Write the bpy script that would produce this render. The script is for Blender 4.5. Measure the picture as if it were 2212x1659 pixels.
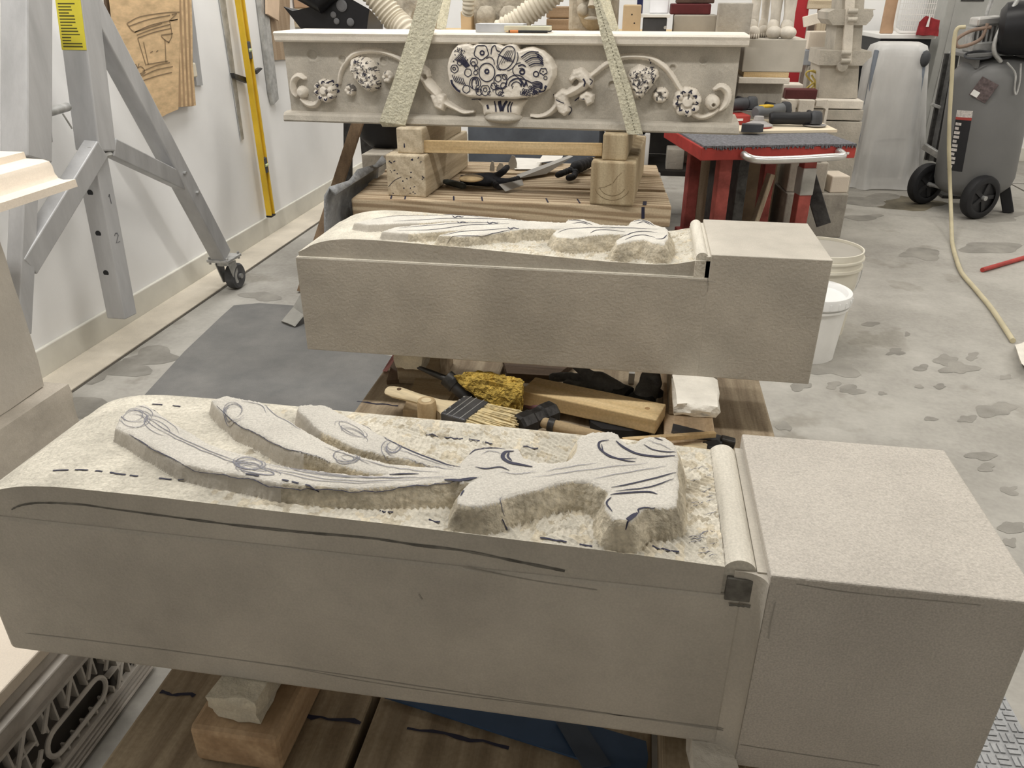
import bpy, bmesh, math, random
import numpy as np
from mathutils import Vector, Matrix
from math import sin, cos, pi, radians, sqrt, atan2
R = random.Random(7)
for _o in list(bpy.data.objects): bpy.data.objects.remove(_o)
SC = bpy.context.scene
COL = SC.collection

# ------------------------------------------------------------------ camera
FPX, CX, CY = 1650.0, 1106.0, 829.5
PITCH, YAW, CAMZ = radians(27.0), radians(9.2), 1.2
cam_d = bpy.data.cameras.new('camera'); cam = bpy.data.objects.new('camera', cam_d); COL.objects.link(cam)
cam_d.sensor_fit = 'HORIZONTAL'; cam_d.sensor_width = 36.0; cam_d.lens = 36.0*FPX/2212.0
cam_d.clip_start = 0.02; cam_d.clip_end = 60
cam.location = (0, 0, CAMZ); cam.rotation_euler = (pi/2-PITCH, 0, YAW)
SC.camera = cam

# ------------------------------------------------------------------ world, lamps, exposure
W = bpy.data.worlds.new('world'); SC.world = W; W.use_nodes = True
W.node_tree.nodes['Background'].inputs[0].default_value = (1, .97, .92, 1)
W.node_tree.nodes['Background'].inputs[1].default_value = 0.03
SC.view_settings.view_transform = 'Standard'; SC.view_settings.look = 'None'
SC.view_settings.gamma = 1.0; SC.view_settings.use_curve_mapping = False
SC.view_settings.exposure = 0.27
def lamp(x, y, w, col=(1, .955, .87), sx=1.25, sy=.22, z=3.12):
    d = bpy.data.lights.new('ceiling_lamp', 'AREA'); d.shape = 'RECTANGLE'; d.size = sx; d.size_y = sy
    d.energy = w; d.color = col
    o = bpy.data.objects.new('ceiling_lamp', d); COL.objects.link(o); o.location = (x, y, z)
for lx in (-1.2, 1.25, 3.2):
    for ly, lw in ((1.3, 28), (4.3, 20), (6.2, 12)):
        lamp(lx, ly, lw*(1.2 if lx < 0 else .88), (1, .985, .955) if lx < 0 else (1, .96, .89))

lamp(-1.4, 2.9, 22, (1, .985, .955))  # extra unseen lamp, added to brighten the left wall

# ------------------------------------------------------------------ pixel helpers (points on real planes)
cpp, spp, cyy, syy = cos(PITCH), sin(PITCH), cos(YAW), sin(YAW)
def ray(x, y):
    u = x-CX; up = CY-y; fw = FPX*cpp+up*spp; z = -FPX*spp+up*cpp
    return Vector((u*cyy-fw*syy, u*syy+fw*cyy, z))
CAMP = Vector((0, 0, CAMZ))
def PZ(x, y, z): r = ray(x, y); return CAMP+r*((z-CAMZ)/r.z)
def PY(x, y, yy): r = ray(x, y); return CAMP+r*(yy/r.y)
def PX(x, y, xx): r = ray(x, y); return CAMP+r*(xx/r.x)
def PP(x, y, p0, n): r = ray(x, y); n = Vector(n); return CAMP+r*((Vector(p0)-CAMP).dot(n)/r.dot(n))

# ------------------------------------------------------------------ materials
MATS = {}
def mk(name, col, rough=.7, metal=0, var=.12, scale=8, bump=0, bscale=60, stretch=None, spec=.3, col2=None, fine=.0,
       ring=0, rmix=.22, alpha=1, trans=0, speck=0, dist=.01):
    if name in MATS: return MATS[name]
    m = bpy.data.materials.new(name); m.use_nodes = True; nt = m.node_tree; N = nt.nodes; L = nt.links
    b = N['Principled BSDF']; b.inputs['Roughness'].default_value = rough; b.inputs['Metallic'].default_value = metal
    b.inputs['Specular IOR Level'].default_value = spec
    tc = N.new('ShaderNodeTexCoord'); mp = N.new('ShaderNodeMapping'); L.new(tc.outputs['Object'], mp.inputs[0])
    oi = N.new('ShaderNodeObjectInfo'); ml = N.new('ShaderNodeMath'); ml.operation = 'MULTIPLY'; ml.inputs[1].default_value = 37
    L.new(oi.outputs['Random'], ml.inputs[0]); L.new(ml.outputs[0], mp.inputs['Location'])
    if stretch: mp.inputs['Scale'].default_value = stretch
    nz = N.new('ShaderNodeTexNoise'); nz.inputs['Scale'].default_value = scale; nz.inputs['Detail'].default_value = 6
    nz.inputs['Roughness'].default_value = .6
    L.new(mp.outputs[0], nz.inputs['Vector'])
    rp = N.new('ShaderNodeValToRGB'); c = np.array(col)
    c2 = np.array(col2) if col2 else c*(1-var*1.6)
    c1 = c if col2 else np.minimum(c*(1+var), 1)
    rp.color_ramp.elements[0].position = .33; rp.color_ramp.elements[1].position = .67
    rp.color_ramp.elements[0].color = (*c2, 1); rp.color_ramp.elements[1].color = (*c1, 1)
    src = nz.outputs['Fac']
    if ring:
        wv = N.new('ShaderNodeTexWave'); wv.wave_type = 'BANDS'; wv.bands_direction = 'DIAGONAL'; wv.inputs['Scale'].default_value = ring
        wv.inputs['Distortion'].default_value = 6; wv.inputs['Detail'].default_value = 3; wv.inputs['Detail Scale'].default_value = 1.2
        L.new(mp.outputs[0], wv.inputs['Vector'])
        mx0 = N.new('ShaderNodeMix'); mx0.data_type = 'FLOAT'; mx0.inputs[0].default_value = rmix
        L.new(nz.outputs['Fac'], mx0.inputs[2]); L.new(wv.outputs['Fac'], mx0.inputs[3]); src = mx0.outputs[0]
    L.new(src, rp.inputs[0]); out = rp.outputs[0]
    if fine or speck:
        n2 = N.new('ShaderNodeTexNoise'); n2.inputs['Scale'].default_value = speck or 350; n2.inputs['Detail'].default_value = 2
        L.new(tc.outputs['Object'], n2.inputs['Vector'])
        mr = N.new('ShaderNodeMapRange'); mr.inputs[1].default_value = .3; mr.inputs[2].default_value = .7
        mr.inputs[3].default_value = 1-fine; mr.inputs[4].default_value = 1+fine*.6
        L.new(n2.outputs['Fac'], mr.inputs[0])
        mx = N.new('ShaderNodeMix'); mx.data_type = 'RGBA'; mx.blend_type = 'MULTIPLY'; mx.inputs[0].default_value = 1
        L.new(out, mx.inputs[6]); L.new(mr.outputs[0], mx.inputs[7]); out = mx.outputs[2]
    L.new(out, b.inputs['Base Color'])
    if bump:
        n3 = N.new('ShaderNodeTexNoise'); n3.inputs['Scale'].default_value = bscale; n3.inputs['Detail'].default_value = 5
        L.new(mp.outputs[0], n3.inputs['Vector'])
        bp = N.new('ShaderNodeBump'); bp.inputs['Strength'].default_value = bump; bp.inputs['Distance'].default_value = dist
        L.new(n3.outputs['Fac'], bp.inputs['Height']); L.new(bp.outputs[0], b.inputs['Normal'])
    if alpha < 1: b.inputs['Alpha'].default_value = alpha
    if trans: b.inputs['Transmission Weight'].default_value = trans
    MATS[name] = m; return m

def wood(name, col, col2, ax='x', rough=.75, s=1.0, bump=.35, rmix=.22, ring=.55):
    st = {'x': (1.2, 16, 16), 'y': (16, 1.2, 16), 'z': (16, 16, 1.2)}[ax]
    return mk(name+'_'+ax, col, rough, var=.2, scale=3.2*s, stretch=st, col2=col2, bump=bump, bscale=7, fine=.12, speck=160, ring=ring, rmix=rmix, dist=.004)

STONE = mk('limestone', (.50, .462, .40), .9, var=.10, scale=5, fine=.07, bump=.15, bscale=140, spec=.15)
STONE_TOP = mk('limestone_rubbed', (.50, .462, .41), .9, var=.05, scale=9, fine=.16, speck=420, bump=.25, bscale=220, spec=.15)
LEAFTOP = mk('limestone_leaf_face', (.56, .53, .475), .9, var=.06, scale=9, fine=.16, speck=420, bump=.25, bscale=220, spec=.15)
FRESH = mk('limestone_fresh_cut', (.60, .56, .475), .95, var=.14, scale=14, fine=.14, speck=240, bump=.5, bscale=120, spec=.1)
ROUGH = mk('limestone_rough_cut', (.56, .50, .39), .95, var=.22, scale=22, fine=.2, speck=180, bump=.6, bscale=90, spec=.1)
MANT = mk('limestone_mantel', (.50, .46, .395), .9, var=.12, scale=9, fine=.1, bump=.3, bscale=90, spec=.15)
MANTP = mk('limestone_mantel_pale', (.78, .72, .63), .9, var=.06, scale=12, fine=.08, bump=.2, bscale=90, spec=.15)
CREAM = mk('limestone_cream', (.80, .71, .60), .88, var=.04, scale=6, fine=.05, bump=.1, bscale=200, spec=.15)
GREYST = mk('limestone_grey', (.42, .39, .34), .9, var=.15, scale=9, fine=.1, bump=.3, bscale=60, spec=.15)
INK = mk('ink', (.025, .025, .05), .6, var=0)
PENCIL = mk('pencil_graphite', (.16, .16, .19), .6, var=.1)
PENCIL_L = mk('pencil_faint', (.36, .335, .295), .7, var=.1)
WHITE = mk('white_plastic', (.82, .81, .78), .45, var=.04)
BLACK = mk('black_rubber', (.018, .018, .02), .55, var=.2)
DGREY = mk('dark_grey_plastic', (.06, .062, .068), .5, var=.2)
STEEL = mk('dull_aluminium', (.50, .50, .505), .55, metal=.3, var=.10, scale=4, stretch=(3, 3, .6), bump=.05)
GALV = mk('galvanised_steel', (.50, .50, .49), .5, metal=.6, var=.2, scale=20)
DSTEEL = mk('dark_steel', (.06, .058, .056), .42, metal=.5, var=.3, scale=30, bump=.1)
CHROME = mk('brushed_chrome', (.68, .67, .65), .32, metal=.85, var=.1)
RED = mk('red_paint', (.42, .055, .045), .5, var=.14, scale=12)
RED2 = mk('red_post_paint', (.40, .028, .035), .5, var=.08)
YEL = mk('yellow_paint', (.72, .47, .035), .45, var=.08)
def W_(ax): return wood('pine', (.66, .50, .29), (.52, .37, .19), ax)
def WG(ax): return wood('weathered_wood', (.42, .34, .235), (.25, .19, .125), ax, s=1.4)
def WT(ax): return wood('old_timber', (.62, .53, .39), (.44, .36, .25), ax, s=1.3)
def WD(ax): return wood('dark_wood', (.17, .115, .075), (.09, .06, .04), ax)

# ------------------------------------------------------------------ mesh builder
def rotz(a): return Matrix.Rotation(a, 4, 'Z')
def frame_from(p, q, up=(0, 0, 1)):
    """matrix whose z axis runs p->q, x axis close to `up` crossed"""
    z = (Vector(q)-Vector(p)).normalized(); u = Vector(up)
    if abs(z.dot(u)) > .995: u = Vector((0, 1, 0))
    x = u.cross(z).normalized(); y = z.cross(x)
    return Matrix((( x.x, y.x, z.x, p[0]), (x.y, y.y, z.y, p[1]), (x.z, y.z, z.z, p[2]), (0, 0, 0, 1)))
class MB:
    def __init__(s): s.v = []; s.f = []; s.m = []; s.mats = []; s.cur = 0
    def mat(s, m):
        if m not in s.mats: s.mats.append(m)
        s.cur = s.mats.index(m); return s
    def add(s, vs, fs, M=None):
        o = len(s.v)
        s.v += [tuple(M @ Vector(p)) for p in vs] if M is not None else [tuple(p) for p in vs]
        s.f += [tuple(i+o for i in f) for f in fs]; s.m += [s.cur]*len(fs); return s
    def box(s, x0, x1, y0, y1, z0, z1, M=None, b=0):
        """box, with chamfered edges when b > 0"""
        if b <= 0:
            vs = [(x, y, z) for x in (x0, x1) for y in (y0, y1) for z in (z0, z1)]
            return s.add(vs, [(0, 1, 3, 2), (4, 6, 7, 5), (0, 4, 5, 1), (2, 3, 7, 6), (0, 2, 6, 4), (1, 5, 7, 3)], M)
        bm = bmesh.new(); bmesh.ops.create_cube(bm, size=1)
        for v in bm.verts: v.co = Vector((x0+(v.co.x+.5)*(x1-x0), y0+(v.co.y+.5)*(y1-y0), z0+(v.co.z+.5)*(z1-z0)))
        bmesh.ops.bevel(bm, geom=bm.edges[:], offset=b, segments=2, affect='EDGES', profile=.5)
        return s.bm(bm, M)
    def bm(s, bm, M=None):
        bm.verts.ensure_lookup_table()
        for i, v in enumerate(bm.verts): v.index = i
        s.add([v.co.copy() for v in bm.verts], [tuple(v.index for v in f.verts) for f in bm.faces], M); bm.free(); return s
    def cbox(s, c, d, M=None, b=0):
        return s.box(c[0]-d[0]/2, c[0]+d[0]/2, c[1]-d[1]/2, c[1]+d[1]/2, c[2]-d[2]/2, c[2]+d[2]/2, M, b)
    def beam(s, p, q, w, h, up=(0, 0, 1), b=0, ext=0):
        """rectangular bar from p to q"""
        M = frame_from(p, q, up); l = (Vector(q)-Vector(p)).length
        return s.box(-w/2, w/2, -h/2, h/2, -ext, l+ext, M, b)
    def prism(s, poly, h0, h1, M=None):
        """polygon (x, y) extruded along z from h0 to h1"""
        n = len(poly); vs = [(x, y, h0) for x, y in poly]+[(x, y, h1) for x, y in poly]
        fs = [tuple(range(n))[::-1], tuple(range(n, 2*n))]+[(i, (i+1) % n, n+(i+1) % n, n+i) for i in range(n)]
        return s.add(vs, fs, M)
    def cyl(s, p, q, r, r2=None, n=16, cap=True):
        r2 = r if r2 is None else r2; M = frame_from(p, q); l = (Vector(q)-Vector(p)).length
        vs = [(r*cos(2*pi*i/n), r*sin(2*pi*i/n), 0) for i in range(n)]+[(r2*cos(2*pi*i/n), r2*sin(2*pi*i/n), l) for i in range(n)]
        fs = [(i, (i+1) % n, n+(i+1) % n, n+i) for i in range(n)]
        if cap: fs += [tuple(range(n))[::-1], tuple(range(n, 2*n))]
        return s.add(vs, fs, M)
    def lathe(s, prof, M=None, n=24, a0=0, a1=2*pi, sx=1, sy=1):
        """profile [(r, z)] turned round z"""
        full = abs(a1-a0-2*pi) < 1e-6; k = n if full else n+1
        vs = []; fs = []
        for r, z in prof:
            vs += [(sx*r*cos(a0+(a1-a0)*i/n), sy*r*sin(a0+(a1-a0)*i/n), z) for i in range(k)]
        for j in range(len(prof)-1):
            for i in range(n):
                a, b = j*k+i, j*k+(i+1) % k; fs.append((a, b, b+k, a+k))
        return s.add(vs, fs, M)
    def tube(s, pts, r, n=10, closed=False, flat=None, rad=None):
        """round (or flattened: flat=(w, h)) tube through points"""
        pts = [Vector(p) for p in pts]; N = len(pts); vs = []; fs = []; up = None
        for i, p in enumerate(pts):
            t = (pts[(i+1) % N if closed else min(i+1, N-1)]-pts[(i-1) % N if closed else max(i-1, 0)]).normalized()
            if up is None:
                up = Vector((0, 0, 1)) if abs(t.z) < .9 else Vector((0, 1, 0))
            x = up.cross(t).normalized(); y = t.cross(x).normalized(); up = y
            rr = rad[i] if rad else r
            for k in range(n):
                a = 2*pi*k/n
                vs.append(p+x*(rr*cos(a)*(flat[0] if flat else 1))+y*(rr*sin(a)*(flat[1] if flat else 1)))
        for i in range(N if closed else N-1):
            for k in range(n):
                a = i*n+k; b = i*n+(k+1) % n; c = ((i+1) % N)*n+(k+1) % n; d = ((i+1) % N)*n+k; fs.append((a, b, c, d))
        if not closed: fs += [tuple(range(n))[::-1], tuple(range((N-1)*n, N*n))]
        return s.add(vs, fs)
    def ell(s, c, r, n=14, M=None, noise=0, seed=0):
        bm = bmesh.new(); bmesh.ops.create_uvsphere(bm, u_segments=n, v_segments=max(6, n*2//3), radius=1)
        rr = random.Random(seed)
        for v in bm.verts:
            k = 1+noise*(rr.random()-.5)
            v.co = Vector((c[0]+v.co.x*r[0]*k, c[1]+v.co.y*r[1]*k, c[2]+v.co.z*r[2]*k))
        return s.bm(bm, M)
    def build(s, name, mat=None, parent=None, smooth=False, world=False, angle=40):
        me = bpy.data.meshes.new(name); vs = s.v
        off = Vector((0, 0, 0))
        if parent is not None and world:
            inv = parent.matrix_basis.inverted(); vs = [tuple(inv @ Vector(p)) for p in vs]
        elif parent is None:
            a = np.array(vs); off = Vector((float((a[:, 0].min()+a[:, 0].max())/2), float((a[:, 1].min()+a[:, 1].max())/2), float(a[:, 2].min())))
            vs = [tuple(Vector(p)-off) for p in vs]
        me.from_pydata(vs, [], s.f)
        mats = s.mats if s.mats else [mat]
        for m in mats: me.materials.append(m)
        if s.mats and len(s.mats) > 1: me.polygons.foreach_set('material_index', s.m)
        bm = bmesh.new(); bm.from_mesh(me); bmesh.ops.recalc_face_normals(bm, faces=bm.faces[:]); bm.to_mesh(me); bm.free()
        if smooth:
            me.polygons.foreach_set('use_smooth', [True]*len(me.polygons)); me.set_sharp_from_angle(angle=radians(angle))
        o = bpy.data.objects.new(name, me); COL.objects.link(o)
        if parent is not None: o.parent = parent
        else: o.location = off
        return o
def thing(name, label, cat, loc=(0, 0, 0), rz=0, group=None, M=None):
    o = bpy.data.objects.new(name, None); COL.objects.link(o); o.empty_display_size = .05
    o.location = loc; o.rotation_euler = (0, 0, rz)
    if M is not None: o.location = M.to_translation(); o.rotation_euler = M.to_euler()
    o['label'] = label; o['category'] = cat
    if group: o['group'] = group
    o.matrix_basis = Matrix.LocRotScale(o.location, o.rotation_euler, (1, 1, 1))
    return o
def tag(o, label, cat, group=None, kind=None):
    o['label'] = label; o['category'] = cat
    if group: o['group'] = group
    if kind: o['kind'] = kind
    return o
def struct(o): o['kind'] = 'structure'; return o
def copy_tree(o, parent=None, label=None):
    c = o.copy(); COL.objects.link(c); c.parent = parent
    if label: c['label'] = label
    for ch in list(o.children): copy_tree(ch, c)
    return c
def strip(mb, pts, w, lift=None):
    """thin flat ribbon along 3-D points, lying in the plane whose normal is n (lift = normal)"""
    n = Vector(lift); pts = [Vector(p) for p in pts]; vs = []; N = len(pts)
    for i, p in enumerate(pts):
        t = pts[min(i+1, N-1)]-pts[max(i-1, 0)]
        if t.length < 1e-9: t = Vector((1, 0, 0))
        sd = n.cross(t).normalized(); ww = (w[i] if isinstance(w, (list, tuple)) else w)/2
        vs += [p+sd*ww, p-sd*ww]
    mb.add(vs, [(2*i, 2*i+1, 2*i+3, 2*i+2) for i in range(N-1)]); return mb
def smooth_line(pts, k=6):
    """Catmull-Rom through points (any dimension)"""
    P = [np.array(p, float) for p in pts]; out = []
    P = [2*P[0]-P[1]]+P+[2*P[-1]-P[-2]]
    for i in range(1, len(P)-2):
        a, b, c, d = P[i-1:i+3]
        for j in range(k):
            t = j/k; out.append(.5*((2*b)+(-a+c)*t+(2*a-5*b+4*c-d)*t*t+(-a+3*b-3*c+d)*t**3))
    out.append(P[-2]); return out
# ================================================================== the room
WX = -2.015; YB = 6.9; XR = 4.6; YF = -2.6; ZC = 3.2
def floor_mat():
    m = mk('concrete_floor', (.40, .382, .345), .85, var=.16, scale=1.6, fine=.08, speck=60, bump=.25, bscale=30, col2=(.32, .305, .275))
    nt = m.node_tree; N = nt.nodes; L = nt.links; b = N['Principled BSDF']
    src = b.inputs['Base Color'].links[0].from_socket
    tc = N.new('ShaderNodeTexCoord')
    # water stains: sparse blotches with a shape of their own
    n1 = N.new('ShaderNodeTexNoise'); n1.inputs['Scale'].default_value = 3.4; n1.inputs['Detail'].default_value = 4; n1.inputs['Roughness'].default_value = .55
    L.new(tc.outputs['Object'], n1.inputs['Vector'])
    r1 = N.new('ShaderNodeValToRGB'); r1.color_ramp.elements[0].position = .60; r1.color_ramp.elements[1].position = .64
    L.new(n1.outputs['Fac'], r1.inputs[0])
    mx = N.new('ShaderNodeMix'); mx.data_type = 'RGBA'; mx.blend_type = 'MULTIPLY'
    k = N.new('ShaderNodeMath'); k.operation = 'MULTIPLY'; k.inputs[1].default_value = .5
    L.new(r1.outputs[0], k.inputs[0]); L.new(k.outputs[0], mx.inputs[0]); L.new(src, mx.inputs[6]); mx.inputs[7].default_value = (.62, .60, .55, 1)
    # pale dust sweeps
    n2 = N.new('ShaderNodeTexNoise'); n2.inputs['Scale'].default_value = 2.1; n2.inputs['Detail'].default_value = 8; n2.inputs['Roughness'].default_value = .7
    L.new(tc.outputs['Object'], n2.inputs['Vector'])
    r2 = N.new('ShaderNodeValToRGB'); r2.color_ramp.elements[0].position = .42; r2.color_ramp.elements[1].position = .70
    L.new(n2.outputs['Fac'], r2.inputs[0])
    k2 = N.new('ShaderNodeMath'); k2.operation = 'MULTIPLY'; k2.inputs[1].default_value = .75
    L.new(r2.outputs[0], k2.inputs[0])
    my = N.new('ShaderNodeMix'); my.data_type = 'RGBA'; L.new(k2.outputs[0], my.inputs[0]); L.new(mx.outputs[2], my.inputs[6]); my.inputs[7].default_value = (.53, .51, .465, 1)
    L.new(my.outputs[2], b.inputs['Base Color'])
    return m
FLOOR = floor_mat()
WALL = mk('white_wall_paint', (.90, .895, .885), .8, var=.02, scale=2.5, bump=.04, bscale=250)
BASEB = mk('baseboard_paint', (.72, .70, .63), .6, var=.06, scale=5)
STRIP = mk('pale_strip', (.66, .60, .50), .85, var=.12, scale=4, fine=.08)
f = struct(MB().box(WX-.1, XR+.1, YF-.1, YB+.1, -.1, 0).build('floor', FLOOR))
struct(MB().box(WX-.1, WX, YF, YB, 0, ZC).build('wall_left', WALL))
struct(MB().box(WX-.1, XR+.1, YB, YB+.1, 0, ZC).build('wall_back', WALL))
struct(MB().box(XR, XR+.1, YF, YB, 0, ZC).build('wall_right', WALL))
struct(MB().box(WX-.1, XR+.1, YF-.1, YF, 0, ZC).build('wall_front', WALL))
struct(MB().box(WX-.1, XR+.1, YF-.1, YB+.1, ZC, ZC+.1).build('ceiling', mk('ceiling_paint', (.42, .41, .39), .9, var=.02)))
struct(MB().box(WX, WX+.015, YF, YB, 0, .105, b=.004).build('baseboard_left', BASEB))
struct(MB().box(WX+.015, XR, YB-.015, YB, 0, .105, b=.004).build('baseboard_back', BASEB))
struct(MB().box(WX+.015, WX+.172, YF, YB, 0, .008, b=.003).build('trim_1', STRIP))
# saw-cut joint in the slab beside the strip
struct(MB().box(WX+.172, WX+.181, YF, YB, .0004, .0016).build('trim_2', mk('floor_joint', (.10, .09, .075), .9)))
struct(MB().box(-1.6, XR, 6.0, 6.012, .0004, .0016).build('trim_3', MATS['floor_joint']))
struct(MB().box(2.62, 2.632, YF, YB, .0004, .0016).build('trim_4', MATS['floor_joint']))
# damp footprints and drips on the concrete, each with its own outline
STAIN = mk('damp_concrete', (.29, .275, .245), .7, var=.15, scale=9, fine=.05)
STAIN2 = mk('oil_damp_concrete', (.20, .175, .125), .6, var=.35, scale=5)
def stain(px, py, w, h, seed, mat=STAIN, n=22):
    r = random.Random(seed); c = PZ(px, py, 0); a = PZ(px+w, py, 0); d = PZ(px, py+h, 0); ex = a-c; ey = d-c
    ph = [r.random()*6.28 for _ in range(5)]; am = [r.random()*k for k in (.32, .26, .22, .16, .1)]
    vs = []
    for i in range(n):
        t = 2*pi*i/n; k = 1+sum(am[j]*sin((j+2)*t+ph[j]) for j in range(5))
        p = c+ex*(k*cos(t))+ey*(k*sin(t)); vs.append((p.x, p.y, .0006+.0001*(seed % 5)))
    cz = (sum(v[0] for v in vs)/n, sum(v[1] for v in vs)/n, vs[0][2])
    mb = MB().add(vs+[cz], [(i, (i+1) % n, n) for i in range(n)])
    o = mb.build('floor_stain', mat, f, world=True); return o
SP = [(1800,795,52,20,1),(1838,842,26,10,2),(2042,778,24,12,3),(2070,795,34,14,4),(2100,770,14,8,5),(1990,548,52,11,6),(2140,535,62,14,7),
      (1693,921,15,10,8),(1728,835,22,9,9),(1800,832,16,8,10),(2150,885,42,16,11),(2090,905,20,8,12),(2185,1140,28,14,13),(2180,1172,16,10,14),
      (1935,760,18,8,15),(1880,700,16,6,16),(1990,795,16,7,17),(2120,985,30,10,18),(2130,1010,22,8,19),(2180,1060,20,9,20),(1700,925,9,6,21),
      (1905,850,9,4,22),(1985,835,10,4,23),(2030,835,14,5,24),(2172,815,12,6,25),(1960,722,7,4,26),(1750,780,24,9,27),(2010,905,14,5,28)]
for s_ in SP: stain(*s_)
for s_ in [(1960,440,75,15,31),(1880,432,60,12,33),(1865,470,40,6,34),(2160,470,50,10,35)]: stain(*s_, mat=STAIN2 if s_[4] == 31 else STAIN)
for s_ in [(215,800,90,26,41),(330,770,60,18,42),(565,640,40,10,43),(600,470,30,8,44),(180,880,60,25,45)]: stain(*s_)
# ================================================================== carved reliefs: numeric height fields
def vnoise(x, y, s, seed):
    g = np.random.RandomState(seed).rand(64, 64); u = x*s; v = y*s
    i = np.floor(u).astype(int); j = np.floor(v).astype(int); a = u-i; b = v-j
    a = a*a*(3-2*a); b = b*b*(3-2*b); i0, i1, j0, j1 = i % 64, (i+1) % 64, j % 64, (j+1) % 64
    return (g[i0, j0]*(1-a)+g[i1, j0]*a)*(1-b)+(g[i0, j1]*(1-a)+g[i1, j1]*a)*b
def fbm(x, y, s, seed, o=4): return sum(vnoise(x+7.3*k, y-3.1*k, s*2**k, seed+k)*.5**k for k in range(o))/(2-.5**(o-1))
def poly_sd(X, Y, poly):
    """signed distance to a polygon, positive inside"""
    P = np.array(poly, float); Q = np.roll(P, -1, 0); d2 = np.full(X.shape, 1e9); ins = np.zeros(X.shape, bool)
    for (ax, ay), (bx, by) in zip(P, Q):
        ex, ey = bx-ax, by-ay; l2 = ex*ex+ey*ey+1e-18
        t = np.clip(((X-ax)*ex+(Y-ay)*ey)/l2, 0, 1)
        d2 = np.minimum(d2, (X-ax-t*ex)**2+(Y-ay-t*ey)**2)
        c = (ay > Y) != (by > Y)
        with np.errstate(divide='ignore', invalid='ignore'):
            ins ^= c & (X < (bx-ax)*(Y-ay)/(by-ay if by != ay else 1e-12)+ax)
    d = np.sqrt(d2); return np.where(ins, d, -d)
def line_d(X, Y, pts, r):
    """distance-like height of a tapering rope: r[i] radius at pts[i]; returns max(r-d) field"""
    best = np.full(X.shape, -1.0)
    for i in range(len(pts)-1):
        (ax, ay), (bx, by) = pts[i][:2], pts[i+1][:2]; ex, ey = bx-ax, by-ay; l2 = ex*ex+ey*ey+1e-18
        t = np.clip(((X-ax)*ex+(Y-ay)*ey)/l2, 0, 1); d = np.sqrt((X-ax-t*ex)**2+(Y-ay-t*ey)**2)
        rr = r[i]*(1-t)+r[i+1]*t
        best = np.maximum(best, (rr-d)/np.maximum(rr, 1e-6)*1.0)
    return best
def chisel(X, Y, seed, cell=.03, wl=.0075):
    rs = np.random.RandomState(seed); x0, x1, y0, y1 = X.min(), X.max(), Y.min(), Y.max()
    n = int((x1-x0)*(y1-y0)/cell**2)+4; cx = rs.uniform(x0, x1, n); cy = rs.uniform(y0, y1, n); an = rs.uniform(-.5, 1.3, n)
    b = np.full(X.shape, 1e9); A = np.zeros(X.shape); H = np.zeros(X.shape); off = rs.rand(n)
    for k in range(n):
        d = (X-cx[k])**2+(Y-cy[k])**2; m = d < b; b[m] = d[m]; A[m] = an[k]; H[m] = off[k]
    return np.abs(np.sin((X*np.cos(A)+Y*np.sin(A))*pi/wl))-.5+(H-.5)*1.2
def grid_faces(nx, ny):
    i, j = np.meshgrid(np.arange(nx-1), np.arange(ny-1), indexing='ij'); a = (i*ny+j).ravel()
    return np.stack([a, a+ny, a+ny+1, a+1], 1)
def mesh_np(name, V, F, mats, mi, parent, smooth=True, angle=50):
    used = np.unique(F); rm = np.full(len(V), -1); rm[used] = np.arange(len(used))
    me = bpy.data.meshes.new(name); me.from_pydata(V[used].tolist(), [], rm[F].tolist())
    for m in mats: me.materials.append(m)
    me.polygons.foreach_set('material_index', np.asarray(mi, np.int32))
    if smooth: me.polygons.foreach_set('use_smooth', np.ones(len(F), bool))
    o = bpy.data.objects.new(name, me); COL.objects.link(o); o.parent = parent; return o

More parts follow.
